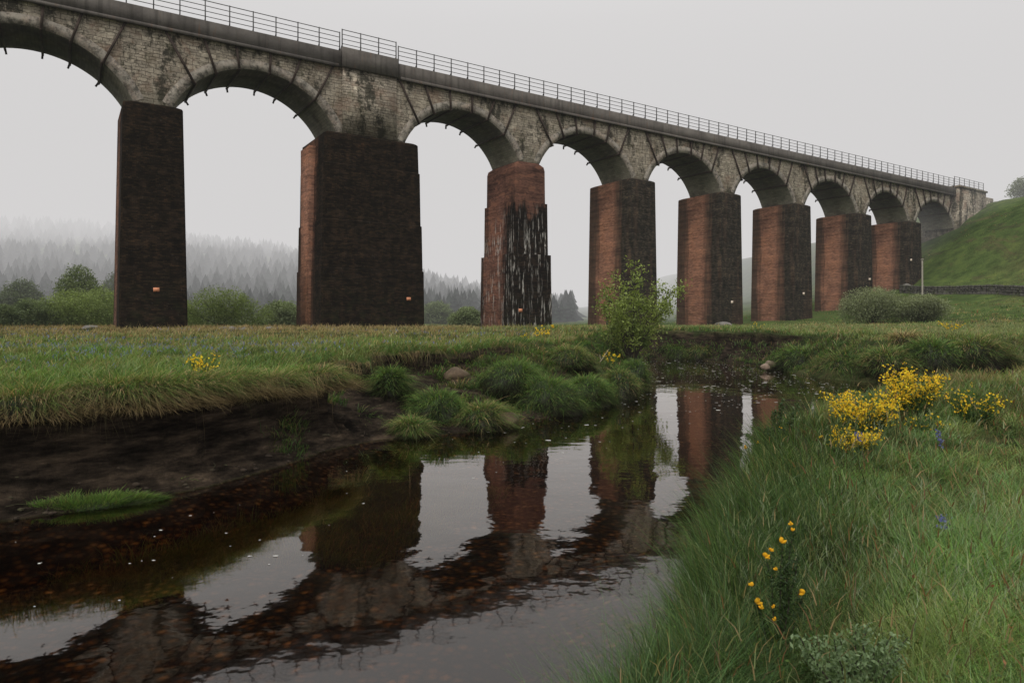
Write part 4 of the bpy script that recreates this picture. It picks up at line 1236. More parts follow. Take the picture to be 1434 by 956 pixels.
for i, (px, py, hw, hp, pal, lab) in enumerate(ft):
    if px < 1190 and px != 1265:
        X, Y = wpt(px, py)
        Y += .5; X = (px - 717) / F * Y; z = 0.0
    else:
        Y = 29.6 if py > 495 else 31.5; X = (px - 717) / F * Y; z = EYE - (py - 449) / F * Y - .1
    s = Y / F
    pal2 = dict(pal)
    tussock('bank_hummock', (X, Y, z), hw * s, hw * s * .8, hp * s * .85, pal2, 3200, lab, 'hummock', 'hummocks along the far bank', random.uniform(0, 3), 40 + i, blade=.55, wid=.026)

# turf that bulges out over the cut edge
sh = LEFT[4:12, :2]
arc_ = np.concatenate([[0], np.cumsum(np.hypot(*np.diff(sh, axis=0).T))])
turf_labels = ['shaggy turf bulge at the left end of the cut bank', 'turf bulge with straw underside above the left half of the grass ledge', 'turf bulge above the right end of the grass ledge', 'long drooping turf bulge over the black peat left of the yellow broom',
               'turf bulge with straw fringe just below the yellow broom', 'thick straw hung turf bulge right of the yellow broom', 'turf bulge at the corner of the cut bank']
for i, f in enumerate(np.linspace(.06, .86, 7)):
    q = f * arc_[-1]
    bx, by = np.interp(q, arc_, sh[:, 0]), np.interp(q, arc_, sh[:, 1])
    g0 = grad(np.array([bx - .5]), np.array([by + .5]))[0]
    tt_ = np.arange(.3, 3.2, .04)
    ee = land(bx + g0[0] * tt_, by + g0[1] * tt_, True)[4]
    kk = int(np.argmax(ee > .12)); st_ = tt_[kk] - .30
    X, Y = bx + g0[0] * st_, by + g0[1] * st_
    z = land1(bx + g0[0] * (tt_[kk] + .5), by + g0[1] * (tt_[kk] + .5))
    tussock('turf_bulge', (X, Y, z - .22), random.uniform(.62, .95), random.uniform(.40, .55), random.uniform(.24, .32), {'green': .38, 'deep': .17, 'olive': .2, 'straw': .25}, 4600, turf_labels[i], 'turf', 'turf bulging over the cut left bank',
            math.atan2(g0[1], g0[0]) - math.pi / 2 + random.uniform(-.15, .15), 60 + i, blade=.34, wid=.0085, fringe=.45, strawy=True)

# grassy ledge at the foot of the cliff
X, Y = wpt(122, 712)
o = tussock('grassy_ledge', (X, Y + .16, -.045), .88, .27, .13, {'green': .7, 'deep': .15, 'olive': .15}, 7000, 'bright green grass ledge at the foot of the dark bank', 'grass ledge', None, math.radians(22), 77, blade=.15, wid=.0062, fringe=.1, upright=.45)
for i, (px, py) in enumerate([(425, 628), (247, 684)]):
    X, Y = wpt(px, py)
    tussock('grass_tuft', (X, Y + .1, .05), .07, .07, .06, GR, 160, ['small green grass tuft below the corner of the cut bank', 'tiny green tuft on the muddy foreshore beside the ledge'][i], 'grass tuft', 'tufts on the foreshore', 0, 85 + i, blade=.16, wid=.007)

# clods, pebbles and twigs on the muddy foreshore
m = MB(); X = rng.uniform(-9, 2, 9000); Y = rng.uniform(8, 20, 9000)
z, sd, lf, ov, e, so, rf_ = land(X, Y, True); k = lf & (sd > -.25) & (e < -.25) & ((sd < .35) | (rng.uniform(0, 1, 9000) < .35)); X, Y, z = X[k][:420], Y[k][:420], z[k][:420]
for x, y, zz_ in zip(X, Y, z):
    r = random.choice([.012, .016, .02, .025, .03, .045]) * random.uniform(.7, 1.3)
    pts = []
    for t_, w_ in ((-.5, .55), (.1, 1.0), (.7, .5)):
        for j in range(6):
            a = j * math.pi / 3 + random.uniform(-.3, .3); q = r * w_ * random.uniform(.75, 1.25)
            pts.append((x + q * math.cos(a) * 1.3, y + q * math.sin(a), zz_ + r * t_ * .8))
    fq = [[i * 6 + j, i * 6 + (j + 1) % 6, (i + 1) * 6 + (j + 1) % 6, (i + 1) * 6 + j] for i in range(2) for j in range(6)] + [[12, 13, 14, 15], [12, 15, 16, 17]]
    m.add(pts, fq)
for i in range(70):
    j = random.randrange(len(X)); a = random.uniform(0, 6.28); L = random.uniform(.1, .4)
    m.add(*tube([(X[j], Y[j], z[j] + .01), (X[j] + L * .5 * math.cos(a), Y[j] + L * .5 * math.sin(a), z[j] + .05), (X[j] + L * math.cos(a + .3), Y[j] + L * math.sin(a + .3), z[j] + random.uniform(.0, .12))], [.006, .005, .003], 4))
o = m.build('foreshore_debris', mat_rock('clod', (.05, .037, .026)), None)
tag(o, 'dark clods, pebbles and twigs strewn along the muddy left foreshore', 'debris', kind='stuff')

# ------------------------------------------------------------------ shrubs and trees
def woody(name, loc, label, cat, group, height, width, nstem, leaf, nleaf, col, col2, seed, lobes=None, thick=.05, bare=0.0, density=.22, lean=(0, 0), flat=1.0):
    """multi-stemmed shrub: stems and forks, leaves gathered round the twigs (and in lobes for dense ones)"""
    r2 = np.random.default_rng(seed)
    rn = random.Random(seed)
    root = empty(name, loc)
    tag(root, label, cat, group)
    m = MB(); tips = []; inner = []
    for k in range(nstem):
        a = 2 * math.pi * (k + rn.random() * .7) / nstem
        sp = width * .5 * rn.uniform(.35, 1.0)
        hh = height * rn.uniform(.65, 1.0) * (1 - .25 * (sp / (width * .5)) ** 2)
        if lobes is not None: hh *= .74; sp *= .8
        p0_ = Vector((rn.uniform(-.1, .1) * width * .3, rn.uniform(-.1, .1) * width * .3, -.1))
        end = Vector((math.cos(a) * sp + lean[0] * hh, math.sin(a) * sp + lean[1] * hh, hh))
        path = []; n = 7
        for i in range(n + 1):
            t = i / n
            p = p0_.lerp(end, t); p.z = p0_.z + (end.z - p0_.z) * (t ** .8)
            p += Vector((rn.uniform(-1, 1), rn.uniform(-1, 1), 0)) * width * .025
            path.append(p)
        m.add(*tube(path, [thick * (1 - .85 * i / n) for i in range(n + 1)]))
        for i in range(2, n + 1):
            for _ in range(2 if i < n else 3):
                b = path[i]
                dv = Vector((math.cos(a) * .5 + rn.uniform(-1, 1), math.sin(a) * .5 + rn.uniform(-1, 1), rn.uniform(.15, 1.0))).normalized()
                L = height * rn.uniform(.10, .26)
                e_ = b + dv * L; mid = b + dv * L * .5 + Vector((rn.uniform(-1, 1), rn.uniform(-1, 1), .4)) * L * .1
                m.add(*tube([b, mid, e_], [thick * .3, thick * .2, thick * .08], 4))
                for q in (.45, .75, 1.0):
                    tips.append(b.lerp(e_, q) if q < 1 else e_)
    m.build('trunk', M_BARK, root)
    T = np.array([tuple(t) for t in tips])
    if bare > 0:
        keep = r2.uniform(0, 1, len(T)) > bare
        T = T[keep]
    parts = []
    if lobes is None:
        nn = nleaf
        c = T[r2.integers(0, len(T), nn)]
        P = c + r2.normal(0, density * height * .25, (nn, 3))
    else:
        Ls = np.array(lobes)
        vol = Ls[:, 3] * Ls[:, 4] * Ls[:, 5]
        which = r2.choice(len(Ls), nleaf, p=vol / vol.sum())
        d = r2.normal(0, 1, (nleaf, 3)); d /= np.linalg.norm(d, axis=1, keepdims=True)
        rad = r2.uniform(0, 1, nleaf) ** .28
        un = 1 + .28 * fbm(d[:, 0] * 3 + which * 3.1, d[:, 1] * 3 + d[:, 2] * 2.3, seed, 3) + .12 * fbm(d[:, 0] * 9, d[:, 2] * 9 + d[:, 1] * 5, seed + 5, 2)
        P = Ls[which, :3] + d * (rad * un)[:, None] * Ls[which, 3:]
        k = P[:, 2] > .02 * height; P = P[k]
        if len(T):
            T2 = T[r2.integers(0, len(T), nleaf // 4)] + r2.normal(0, height * .05, (nleaf // 4, 3))
            P = np.concatenate([P, T2])
    # light and dark clumps
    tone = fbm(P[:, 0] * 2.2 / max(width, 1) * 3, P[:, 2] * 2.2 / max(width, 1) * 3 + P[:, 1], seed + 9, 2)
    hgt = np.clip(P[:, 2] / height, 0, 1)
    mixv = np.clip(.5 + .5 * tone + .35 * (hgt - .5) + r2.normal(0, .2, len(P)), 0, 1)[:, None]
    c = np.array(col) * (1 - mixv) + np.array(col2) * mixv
    V, Fq, Cc = leaf_quads(P, leaf, c * r2.uniform(.75, 1.25, (len(P), 1)), r2)
    mesh_np('crown', V, Fq, M_LEAF, root, col=Cc)
    return root

# the young willow at the bend
X, Y, Zg = at(884, 31.5)
woody('willow_bush', (X, Y, Zg), 'young leafy willow standing alone on the point of the left bank', 'bush', None, 4.35, 3.4, 11, .14, 7600,
      (.06, .09, .022), (.27, .33, .08), 21, thick=.045, bare=.30, density=.15, lean=(.04, 0))
# bushes below the hill
for i, (px, Yb, hpx, wpx, lab) in enumerate([(1222, 74, 54, 90, 'taller of the two grey-green bushes in front of the red piers'), (1289, 72, 40, 74, 'lower rounder grey-green bush beside the wooden pole')]):
    X, Y, Zg = at(px, Yb); s = Yb / F; H = hpx * s; W = wpx * s
    lob = [(0, 0, H * .5, W * .42, W * .4, H * .5), (-W * .25, .2, H * .42, W * .3, W * .3, H * .42), (W * .28, 0, H * .42, W * .26, W * .3, H * .40), (W * .05, -.3, H * .62, W * .24, W * .24, H * .34)]
    woody('grey_bush', (X, Y, Zg), lab, 'bush', 'bushes below the hill', H, W, 16, .17, 15000, (.10, .115, .06), (.30, .335, .18), 31 + i, lobes=lob, thick=.05)
# willow scrub behind the viaduct, left
scrub = [(48, 70, 38, 70, 'grey-green rounded shrub near the left end of the scrub', 0), (105, 72, 52, 110, 'broad domed willow shrub left of the slender black pier', 1), (150, 76, 56, 90, 'tall willow shrub partly hidden by the slender black pier', 1),
         (8, 66, 28, 40, 'small dark shrub at the left edge of the view', 0), (312, 73, 53, 116, 'domed green willow shrub between the two black piers', 1), (395, 95, 36, 66, 'hazy pale shrub left of the broad pier', 2),
         (612, 130, 30, 44, 'hazy shrub just right of the broad pier', 2), (655, 120, 26, 46, 'hazy low shrub left of the lime-streaked pier', 2), (258, 78, 30, 40, 'low shrub touching the right side of the slender pier', 1)]
for i, (px, Yb, hpx, wpx, lab, tone) in enumerate(scrub):
    X, Y, _ = at(px, Yb); Zg = land1(X, Y); s = Yb / F; H = hpx * s + .6; W = wpx * s
    c0, c1_ = [((.045, .062, .03), (.13, .16, .075)), ((.05, .07, .022), (.16, .20, .062)), ((.06, .075, .035), (.14, .17, .08))][tone]
    lob = [(0, 0, H * .42, W * .46, W * .4, H * .54), (-W * .3, 0, H * .28, W * .32, W * .3, H * .42), (W * .32, 0, H * .26, W * .30, W * .3, H * .38), (0, -.5, H * .2, W * .5, W * .4, H * .3), (-W * .08, -.4, H * .6, W * .25, W * .25, H * .36), (W * .12, -.3, H * .52, W * .26, W * .25, H * .36)]
    woody('scrub_willow', (X, Y, Zg - .2), lab, 'shrub', 'willow scrub behind the viaduct', H, W * 1.2, 10, .18 + .12 * (Yb > 90), 17000, tuple(1.5 * q for q in c0), tuple(1.6 * q for q in c1_), 50 + i, lobes=lob, thick=.06)  # leaf colours lifted to imitate extra haze over the scrub
# paler trees at the foot of the wood
for i, (px, Yb, hpx, wpx, lab) in enumerate([(110, 118, 82, 62, 'pale leafy tree rising behind the scrub at left'), (30, 125, 62, 60, 'misty broad tree at the left edge below the wood'), (165, 130, 70, 60, 'misty tree half hidden behind the slender pier'), (1450, 139, 40, 66, 'misty round hawthorn on the skyline at the far right')]):
    X, Y, Zg = at(px, Yb); s = Yb / F
    H = (EYE - Zg) + (449 - (449 - hpx)) * s if px < 1000 else hpx * s
    H = max(H, 4.0); W = wpx * s
    lob = [(0, 0, H * .62, W * .4, W * .4, H * .36), (-W * .25, 0, H * .5, W * .28, W * .3, H * .3), (W * .25, 0, H * .48, W * .27, W * .3, H * .3), (W * .05, 0, H * .8, W * .22, W * .25, H * .2)]
    cc = ((.05, .075, .03), (.17, .21, .075)) if i == 0 else (((.05, .065, .035), (.12, .15, .07)) if i < 3 else ((.13, .15, .10), (.30, .33, .24)))
    if i == 3: lob = [(0, 0, H * .42, W * .42, W * .4, H * .5), (-W * .27, 0, H * .3, W * .28, W * .3, H * .36), (W * .05, 0, H * .7, W * .25, W * .25, H * .3)]
    woody('misty_tree', (X, Y, Zg - .4), lab, 'tree', 'trees in the mist', H, W, 8, .36, 8000, cc[0], cc[1], 80 + i, lobes=lob, thick=.1)

# conifer plantation on the hill
n = 5600
u = rng.uniform(0, 1, n)
Yc = 142 + 250 * u ** 1.15; Xc = Yc * rng.uniform(-1.25, .09, n)
zc = base_z(Xc, Yc, np.ones(n, dtype=bool))
Hc = rng.uniform(3.5, 7.5, n) * (.55 + .8 * vn(Xc * .02, Yc * .02, 7))
Vs, Fs, Cs = [], [], []
T, K = 5, 7
base = 0
for i in range(n):
    H = Hc[i]; Rb = H * (rng.uniform(.2, .3) if i % 2 else rng.uniform(.32, .5))
    cc = np.array([.018, .027, .019]) * rng.uniform(.7, 1.5)
    for t in range(T):
        z0 = H * (.08 + .84 * t / T); z1 = z0 + H * (.30 if t < T - 1 else .92 - .84 * t / T - .0)
        r = Rb * (1 - t / T) * 1.0 + .15
        aa = np.linspace(0, 2 * np.pi, K, endpoint=False) + rng.uniform(0, 1)
        rr = r * rng.uniform(.55, 1.3, K)
        ring = np.stack([Xc[i] + rr * np.cos(aa), Yc[i] + rr * np.sin(aa), zc[i] + z0 - rng.uniform(0, .04, K) * H], -1)
        Vs.append(ring); Vs.append([[Xc[i], Yc[i], zc[i] + min(z1, H)]])
        Fs.append([[base + k, base + (k + 1) % K, base + K] for k in range(K)])
        Cs.append(np.tile(cc, (K + 1, 1)) * rng.uniform(.8, 1.2))
        base += K + 1
o = mesh_np('conifer_wood', np.concatenate(Vs), np.concatenate([np.array(f) for f in Fs]), M_LEAF, col=np.concatenate(Cs))
tag(o, 'dark conifer plantation fading into fog on the far hill', 'wood', kind='stuff')

# ------------------------------------------------------------------ flowering broom
def broom(name, loc, label, group, height, width, nst, nfl, seed, fl=.035, dense=1.0, cat='broom', lean=(0, 0)):
    r2 = np.random.default_rng(seed)
    root = empty(name, loc); tag(root, label, cat, group)
    n = nst
    a = r2.uniform(0, 2 * np.pi, n); rad = np.sqrt(r2.uniform(0, 1, n)) * width * .22
    P = np.stack([rad * np.cos(a), rad * np.sin(a), np.full(n, -.05)], -1)
    H = height * r2.uniform(.55, 1.05, n)
    sp = width * .32 * r2.uniform(.2, 1.0, n) * 1.1
    ln = np.stack([sp * np.cos(a) + lean[0] * H, sp * np.sin(a) + lean[1] * H], -1)
    dr = r2.uniform(.02, .25, n)
    c = np.array([.028, .05, .016]) * r2.uniform(.6, 1.6, (n, 1))
    s1 = blades(P, H, np.full(n, .012), ln, dr, c, c * 1.6, 4, r2.uniform(0, 6.28, n))
    # side twigs with tiny leaves
    k = r2.integers(0, n, n * 6); t = r2.uniform(.25, 1.0, len(k))
    B = np.stack([P[k, 0] + ln[k, 0] * t ** 1.7, P[k, 1] + ln[k, 1] * t ** 1.7, P[k, 2] + H[k] * (t - dr[k] * t * t)], -1)
    s2 = leaf_quads(B + r2.normal(0, .03, B.shape), .06 * height ** .5, np.array([.045, .085, .022]) * r2.uniform(.6, 1.6, (len(k), 1)), r2, .35)
    V, Fq, Cc = join([s1, s2])
    mesh_np('stems', V, Fq, M_LEAF, root, col=Cc)
    # blossom crowded on the upper stems: three little petals each
    hot = r2.choice(n, max(2, int(n * .6)), replace=False)
    k = hot[r2.integers(0, len(hot), nfl)]; t = r2.beta(3.2, 1.2, nfl) * .85 + .2
    B = np.stack([P[k, 0] + ln[k, 0] * t ** 1.7, P[k, 1] + ln[k, 1] * t ** 1.7, P[k, 2] + H[k] * (t - dr[k] * t * t)], -1) + r2.normal(0, .03, (nfl, 3))
    parts = []
    for q in range(3):
        cc = np.array([.86, .62, .05]) * r2.uniform(.65, 1.15, (nfl, 1)); cc[:, 1] *= r2.uniform(.8, 1.15, nfl)
        parts.append(leaf_quads(B + r2.normal(0, fl * .25, B.shape), fl, cc, r2, .8))
    V, Fq, Cc = join(parts)
    mesh_np('blossom', V, Fq, M_PETAL, root, col=Cc)
    return root

bl = [  # px centre, Y, width m, height m, stems, flowers, label
    (1212, 10.0, 1.05, .72, 110, 620, 'large yellow flowering broom bush beside the river on the right bank'),
    (1278, 10.8, .95, .98, 110, 620, 'tallest yellow broom bush with a pointed top on the right bank'),
    (1195, 8.9, .7, .42, 60, 230, 'low front sprays of yellow broom below the large bush'),
    (1366, 10.3, .8, .66, 90, 150, 'dark green broom with scattered yellow flowers near the right edge'),
    (1300, 9.6, .6, .45, 50, 26, 'green broom with few flowers between the yellow bush and the right edge one'),
    (283, 12.6, .55, .66, 30, 110, 'small yellow broom growing in the left meadow'),
]
for i, (px, Yb, wd, ht, ns, nf, lab) in enumerate(bl):
    X, Y, Zg = at(px, Yb)
    broom('broom_bush', (X, Y, Zg), lab, 'yellow broom bushes', ht, wd, int(ns * 1.5), int(nf * (1.7 if nf > 200 else 1.2)), 300 + i, fl=.03 if Yb < 12 else .036)
for i, (px, Yb, wd, ht, ns, nf, lab) in enumerate([
        (760, 30, .9, .75, 24, 46, 'small yellow flowered shrub in front of the lime-streaked pier'), (855, 29, .9, .7, 24, 34, 'small yellow flowered shrub left of the young willow'),
        (735, 29.5, .7, .5, 30, 8, 'leggy brown-green shrub with hardly any flowers on the left bank crest'),
        (1330, 38, 1.3, .8, 30, 60, 'distant yellow flowered shrub on the far bank at right'), (1062, 45, 1.0, .8, 30, 14, 'distant dark shrub on the far bank crest')]):
    X, Y, Zg = at(px, Yb)
    broom('yellow_shrub', (X, Y, Zg), lab, 'small yellow flowered shrubs', ht, wd, ns, nf, 330 + i, fl=.075, cat='shrub')

# gorse sprig in the foreground with single flowers
def flower_mesh():
    V = []; Fq = []
    def lobe(c, d, L, W):
        d = Vector(d).normalized(); u = d.cross(Vector((0, 0, 1)))
        if u.length < .1: u = Vector((1, 0, 0))
        u.normalize(); v = d.cross(u)
        o = len(V)
        ring = [(0, .25), (.35, .9), (.7, 1.0), (1.0, .35)]
        for t, w_ in ring:
            for j in range(6):
                a = 2 * math.pi * j / 6
                V.append(tuple(Vector(c) + d * L * t + (u * math.cos(a) + v * math.sin(a) * .5) * W * w_))
        for i in range(3):
            for j in range(6):
                Fq.append([o + i * 6 + j, o + i * 6 + (j + 1) % 6, o + (i + 1) * 6 + (j + 1) % 6, o + (i + 1) * 6 + j])
    lobe((0, 0, 0), (.1, 0, 1), .022, .011); lobe((0, 0, 0), (.8, .5, .35), .02, .008); lobe((0, 0, 0), (.8, -.5, .35), .02, .008); lobe((0, 0, 0), (1, 0, -.1), .018, .007)
    me = bpy.data.meshes.new('flower'); me.from_pydata(V, [], Fq)
    for p in me.polygons: p.use_smooth = True
    a = me.color_attributes.new('Col', 'FLOAT_COLOR', 'POINT')
    a.data.foreach_set('color', np.tile(np.array([.78, .44, .03, 1.0], dtype=np.float32), len(V)))
    me.materials.append(M_PETAL)
    return me
FLM = flower_mesh()

def sprig(name, loc, label, cat, stems, flowers, seed, leaf=.018, nl=260, col=(.035, .07, .02), col2=(.08, .13, .04), aspect=.3, scale=1.0, group=None, bark=None):
    """thin stems dressed with small leaves; flowers are children"""
    r2 = np.random.default_rng(seed)
    root = empty(name, loc); tag(root, label, cat, group)
    parts = []; m = MB(); pts = []
    for (ex, ey, ez) in stems:
        path = [Vector((0, 0, -.05)).lerp(Vector((ex, ey, ez)), t) + Vector((r2.normal(0, .008), r2.normal(0, .008), .06 * math.sin(t * 3.14))) * (1 if 0 < t < 1 else 0) for t in np.linspace(0, 1, 7)]
        m.add(*tube(path, [.005 * (1 - .7 * i / 6) * scale for i in range(7)], 4))
        P = np.array([tuple(p) for p in path])
        t = r2.uniform(.6, 6, nl); i = np.minimum(t.astype(int), 5); f = (t - i)[:, None]
        pts.append(P[i] * (1 - f) + P[i + 1] * f + r2.normal(0, .012 * scale, (nl, 3)))
    m.build('stems', bark or M_BARK, root)
    P = np.concatenate(pts)
    mixv = r2.uniform(0, 1, (len(P), 1))
    V, Fq, Cc = leaf_quads(P, leaf, np.array(col) * (1 - mixv) + np.array(col2) * mixv, r2, aspect, .6)
    mesh_np('leaves', V, Fq, M_LEAF, root, col=Cc)
    first = None
    for (fx, fy, fz, fs, rz) in flowers:
        if first is None:
            f = bpy.data.objects.new('flower', FLM)
        else:
            f = first.copy()
        COL.objects.link(f); f.parent = root
        f.location = (fx, fy, fz); f.scale = (fs,) * 3; f.rotation_euler = (random.uniform(-.5, .5), random.uniform(-.5, .5), rz)
        first = first or f
    return root

def rel(px, py, Y, org):
    """point seen at px, py at distance Y, relative to a root"""
    return ((px - 717) / F * Y - org[0], Y - org[1], EYE - (py - 449) / F * Y - org[2])
Yg = 3.3
X, Y, Zg = at(1092, Yg)
org = (X, Y, Zg)
fl = []
for px, py, fs in [(1108, 735, .9), (1110, 743, .8), (1095, 760, 1.3), (1072, 780, 1.2), (1080, 771, .8), (1087, 798, .8), (1052, 820, .9), (1060, 845, 1.4), (1066, 852, 1.0), (1126, 831, 1.2), (1085, 868, .8), (1084, 850, .7)]:
    fl.append((*rel(px, py, Yg + random.uniform(-.05, .0) - .02, org), fs * .98, random.uniform(0, 6.28)))
sprig('gorse_sprig', org, 'dark spiny sprig with a few single yellow flowers in the foreground grass', 'gorse', [rel(p, q, Yg, org) for p, q in ((1112, 740), (1096, 765), (1074, 785), (1054, 825), (1124, 835), (1100, 790), (1118, 775))], fl, 400, nl=620, leaf=.022, col=(.022, .045, .014), col2=(.06, .10, .032))
# silvery plant low at the bottom edge
Yg = 2.95
X, Y, Zg = at(1195, Yg); org = (X, Y, Zg)
stm = [rel(1195 + dx, 890 + abs(dx) * .25 + random.uniform(-22, 30), Yg + random.uniform(-.25, .25), org) for dx in range(-75, 80, 8)]
sprig('silvery_plant', org, 'silvery green leafy plant at the bottom of the near bank', 'plant', stm, [], 410, leaf=.024, nl=330, col=(.085, .135, .055), col2=(.22, .30, .15), aspect=.42, scale=1.3)
# wild rose-like shrub on the edge of the right bank
Yg = 8.8
X, Y, Zg = at(1085, Yg); org = (X, Y, Zg)
stm = [rel(p, q, Yg + random.uniform(-.2, .2), org) for p, q in ((1045, 610), (1062, 600), (1085, 575), (1097, 560), (1118, 565), (1100, 600), (1055, 625), (1075, 600), (1110, 590), (1068, 622))]
fl = [(*rel(px, py, Yg, org), 1.9, 1.0) for px, py in ((1044, 627), (1062, 621), (1092, 600), (1098, 602))]
sprig('thorny_shrub', org, 'straggly dark green shrub with four yellow flowers at the right bank edge', 'shrub', stm, fl, 420, leaf=.04, nl=300, col=(.03, .055, .02), col2=(.09, .13, .05), aspect=.5, scale=1.6)
# blue-flowered plant
def bluebell(px, py, Yb, lab, seed):
    X, Y, Zg = at(px, Yb); org = (X, Y, Zg)
    r2 = np.random.default_rng(seed)
    top = rel(px, py, Yb, org)
    root = empty('bluebell_plant', org); tag(root, lab, 'bluebell', 'single bluebells on the right bank')
    m = MB(); m.add(*tube([(0, 0, 0), (top[0] * .5, 0, top[2] * .6), top], [.004, .004, .002], 4)); m.build('stem', mat_simple('bluebell_stem', (.05, .08, .03)), root)
    n = 26
    P = np.array(top) + np.stack([r2.normal(0, .02, n), r2.normal(0, .02, n), r2.uniform(-.10, .01, n)], -1)
    V, Fq, Cc = leaf_quads(P, .032, np.array([.15, .16, .42]) * r2.uniform(.7, 1.3, (n, 1)), r2, .7, -.6)
    mesh_np('bells', V, Fq, M_PETAL, root, col=Cc)
bluebell(1318, 615, 8.2, 'blue bluebell head in the grass below the scattered yellow flowers', 1)
bluebell(1314, 602, 8.6, 'paler bluebell head just above the bluest one', 2)
bluebell(1322, 722, 5.0, 'small dark bluebell head low in the grass at right', 3)
bluebell(1202, 606, 8.3, 'mauve bluebell head under the large broom bush', 4)
# russet grass arch beside the thorny shrub
Yg = 9.2; X, Y, Zg = at(1150, Yg); n = 60
a = rng.normal(math.pi, .5, n); H = rng.uniform(.35, .6, n)
c = np.array([.22, .06, .025]) * rng.uniform(.5, 1.2, (n, 1))
V, Fq, Cc = blades(np.stack([rng.normal(0, .06, n), rng.normal(0, .06, n), np.zeros(n)], -1), H * 1.5, np.full(n, .008), np.stack([np.cos(a) * H * .9, np.sin(a) * H * .3], -1), rng.uniform(.5, .8, n), c * .5, c, 5, curl=1.3)
o = mesh_np('russet_sorrel', V, Fq, M_GRASS, col=Cc); o.location = (X, Y, Zg)
tag(o, 'arching clump of russet stems left of the yellow broom', 'sorrel')

# ------------------------------------------------------------------ stones, stick, poles, wall
def rock(loc, sx, sy, sz, lab, seed, c=(.22, .2, .17), group='loose stones', name='stone'):
    import bmesh
    bm = bmesh.new(); bmesh.ops.create_icosphere(bm, subdivisions=3, radius=1)
    rn = random.Random(seed)
    planes = [(Vector((rn.gauss(0, 1), rn.gauss(0, 1), rn.gauss(0, 1))).normalized(), rn.uniform(.6, .9)) for _ in range(9)]
    for v in bm.verts:
        p = v.co.copy()
        for nrm, d in planes:
            e_ = p.dot(nrm) - d
            if e_ > 0: p -= nrm * e_ * .9
        v.co = Vector((p.x * sx, p.y * sy, p.z * sz))
    me = bpy.data.meshes.new(name); bm.to_mesh(me); bm.free()
    for p in me.polygons: p.use_smooth = True
    me.materials.append(mat_rock('stone_grey', c))
    o = bpy.data.objects.new(name, me); COL.objects.link(o); o.location = loc; o.rotation_euler = (0, 0, rn.uniform(0, 3))
    tag(o, lab, 'stone', group)
rk = [(127, 46, .55, .4, .22, 'long flat pale stone left of the slender pier'), (313, 47, .4, .3, .2, 'pale stone in the grass between the black piers, leftmost'), (325, 48, .35, .3, .2, 'small pale stone in the middle of the row between the black piers'),
      (343, 47, .5, .3, .2, 'flat pale stone right of the middle in the row between the black piers'), (377, 48, .5, .3, .22, 'pale stone nearest the broad pier'), (1012, 76, 1.1, .8, .5, 'mossy boulder at the foot of the red piers'), (1270, 114, 1.6, 1.0, .7, 'pale rock under the last red pier'),]
for i, (px, Yb, a, b, c, lab) in enumerate(rk):
    X, Y, Zg = at(px, Yb); rock((X, Y, Zg + c * .35), a, b, c, lab, 500 + i, (.20, .185, .165))
for i, (px, py, a, lab) in enumerate([(1080, 510, .5, 'pale rubble stone nearest the water on the far bank'), (1092, 506, .45, 'pale rubble stone at the middle of the far bank slip'), (1088, 498, .4, 'upper pale rubble stone on the far bank slip'), (1072, 512, .3, 'smallest pale rubble stone touching the water on the far bank')]):
    X, Y = wpt(px, py, .3); rock((X, Y, .25), a, a * .8, a * .6, lab, 520 + i, (.27, .2, .15), 'rubble on the far bank')
for i, (px, py, a, lab) in enumerate([(706, 588, .42, 'brown earth lump between two green tussocks'), (640, 560, .5, 'bare brown earth slab behind the leftmost tussock'), (712, 565, .4, 'brown turf lump above the low olive tussock')]):
    X, Y = wpt(px, py, .25); Y += .5; X = (px - 717) / F * Y; rock((X, Y, max(.2, land1(X, Y) - .05)), a, a * .9, a * .5, lab, 540 + i, (.12, .085, .055), 'fallen turf lumps', 'turf_lump')
X, Y, Zg = ray(842, 512)
m = MB(); m.add(*tube([(-.25, 0, -.05), (0, 0, .2), (.3, .1, .62)], [.02, .017, .01], 5)); m.add(*tube([(0, 0, .2), (-.05, .1, .42)], [.012, .006], 4))
o = m.build('dead_stick', mat_simple('bleached_wood', (.30, .25, .18)), None); o.location = (X, Y, Zg)
tag(o, 'bleached dead stick lying on the left bank slope', 'stick')
def pole(name, px, Yb, top_py, r, lab, c):
    X, Y, Zg = at(px, Yb)
    top = EYE - (top_py - 449) / F * Yb - Zg
    m = MB(); m.add(*tube([(0, 0, -.3), (.02, 0, top * .5), (0, 0, top)], [r, r * .9, r * .8], 8))
    m.box(-r * 1.1, r * 1.1, -r * 1.1, r * 1.1, top, top + r)
    o = m.build(name, mat_simple(name + '_wood', c, .85, .2), None); o.location = (X, Y, Zg)
    tag(o, lab, 'pole')
pole('wooden_pole', 1291.5, 96, 364, .13, 'tall pale wooden pole beside the rounder grey-green bush', (.36, .33, .27))
pole('marker_post', 850, 60, 431, .10, 'thin dark post in front of the nearest red pier', (.03, .03, .035))

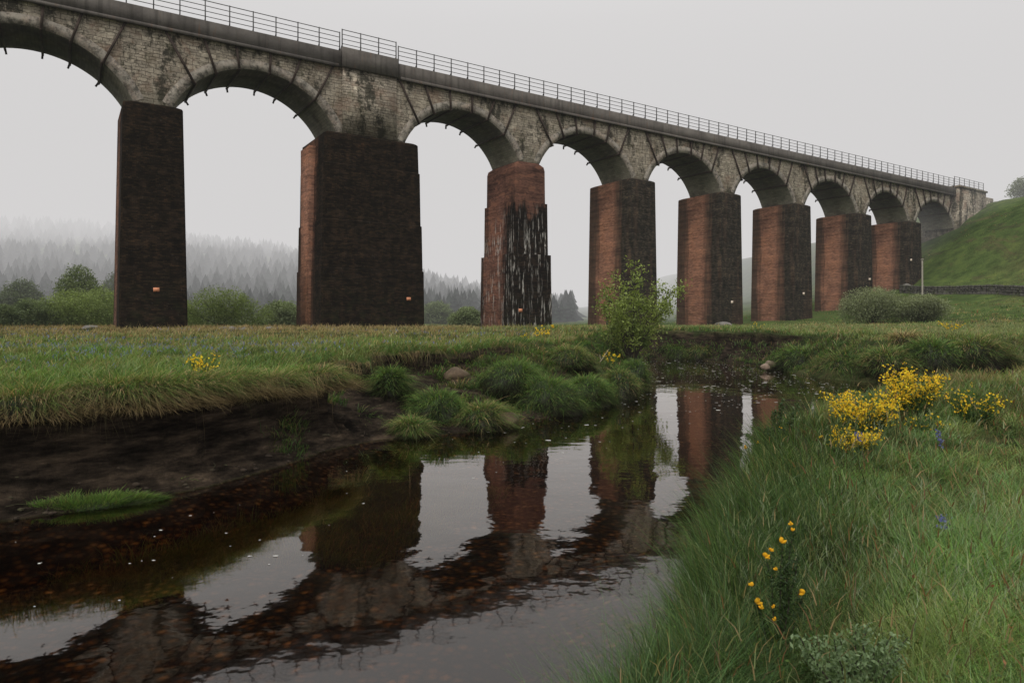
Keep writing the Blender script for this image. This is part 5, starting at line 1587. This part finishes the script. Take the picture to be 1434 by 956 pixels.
# drystone wall along the foot of the hill
pw = []
for t in np.linspace(0, 1, 60):
    px = 1262 + (1500 - 1262) * t
    X, Y, Zg = ray(px, 410 + 6 * t + 1.2 * math.sin(t * 9)); pw.append((X, Y, Zg))
Vs = []; Fs = []; rn = random.Random(5)
bm_parts = MB()
for (a, b) in zip(pw, pw[1:]):
    L = math.dist(a, b); d = ((b[0] - a[0]) / L, (b[1] - a[1]) / L); nrm = (-d[1], d[0])
    for row in range(4):
        x = 0
        while x < L:
            wl = rn.uniform(.3, .7); h0 = row * .3; hh = rn.uniform(.26, .34)
            z = a[2] + (b[2] - a[2]) * x / L
            j = rn.uniform(-.05, .05); th = .32 - row * .03
            c = []
            for (u_, v_) in ((x, -th + j), (x + wl * .95, -th + j), (x + wl * .95, th + j), (x, th + j)):
                c.append((a[0] + d[0] * u_ + nrm[0] * v_, a[1] + d[1] * u_ + nrm[1] * v_))
            V = [(p[0], p[1], z + h0 - (.5 if row == 0 else 0)) for p in c] + [(p[0] + rn.uniform(-.03, .03), p[1] + rn.uniform(-.03, .03), z + h0 + hh + rn.uniform(-.03, .06)) for p in c]
            bm_parts.add(V, [[0, 3, 2, 1], [4, 5, 6, 7], [0, 1, 5, 4], [1, 2, 6, 5], [2, 3, 7, 6], [3, 0, 4, 7]])
            x += wl
o = bm_parts.build('drystone_wall', mat_rock('wall_stone', (.10, .095, .08)), None)
tag(o, 'low dark drystone wall along the foot of the hill', 'stone wall')

# ------------------------------------------------------------------ camera
cd = bpy.data.cameras.new('camera'); cam = bpy.data.objects.new('camera', cd); COL.objects.link(cam)
cam.location = (0, 0, EYE); cam.rotation_euler = (math.radians(90), 0, 0)
cd.sensor_width = 36.0; cd.lens = 24.0; cd.shift_y = -29.0 / 1434.0
cd.clip_start = 0.05; cd.clip_end = 6000
cd.dof.use_dof = True; cd.dof.focus_distance = 18.0; cd.dof.aperture_fstop = 7.1
sc.camera = cam
sc.view_settings.view_transform = 'Standard'
sc.view_settings.look = 'None'; sc.view_settings.exposure = 0; sc.view_settings.gamma = 1
sc.cycles.use_denoising = True
sc.cycles.max_bounces = 8; sc.cycles.diffuse_bounces = 3; sc.cycles.glossy_bounces = 3; sc.cycles.transparent_max_bounces = 12; sc.cycles.transmission_bounces = 3
sc.cycles.volume_bounces = 0
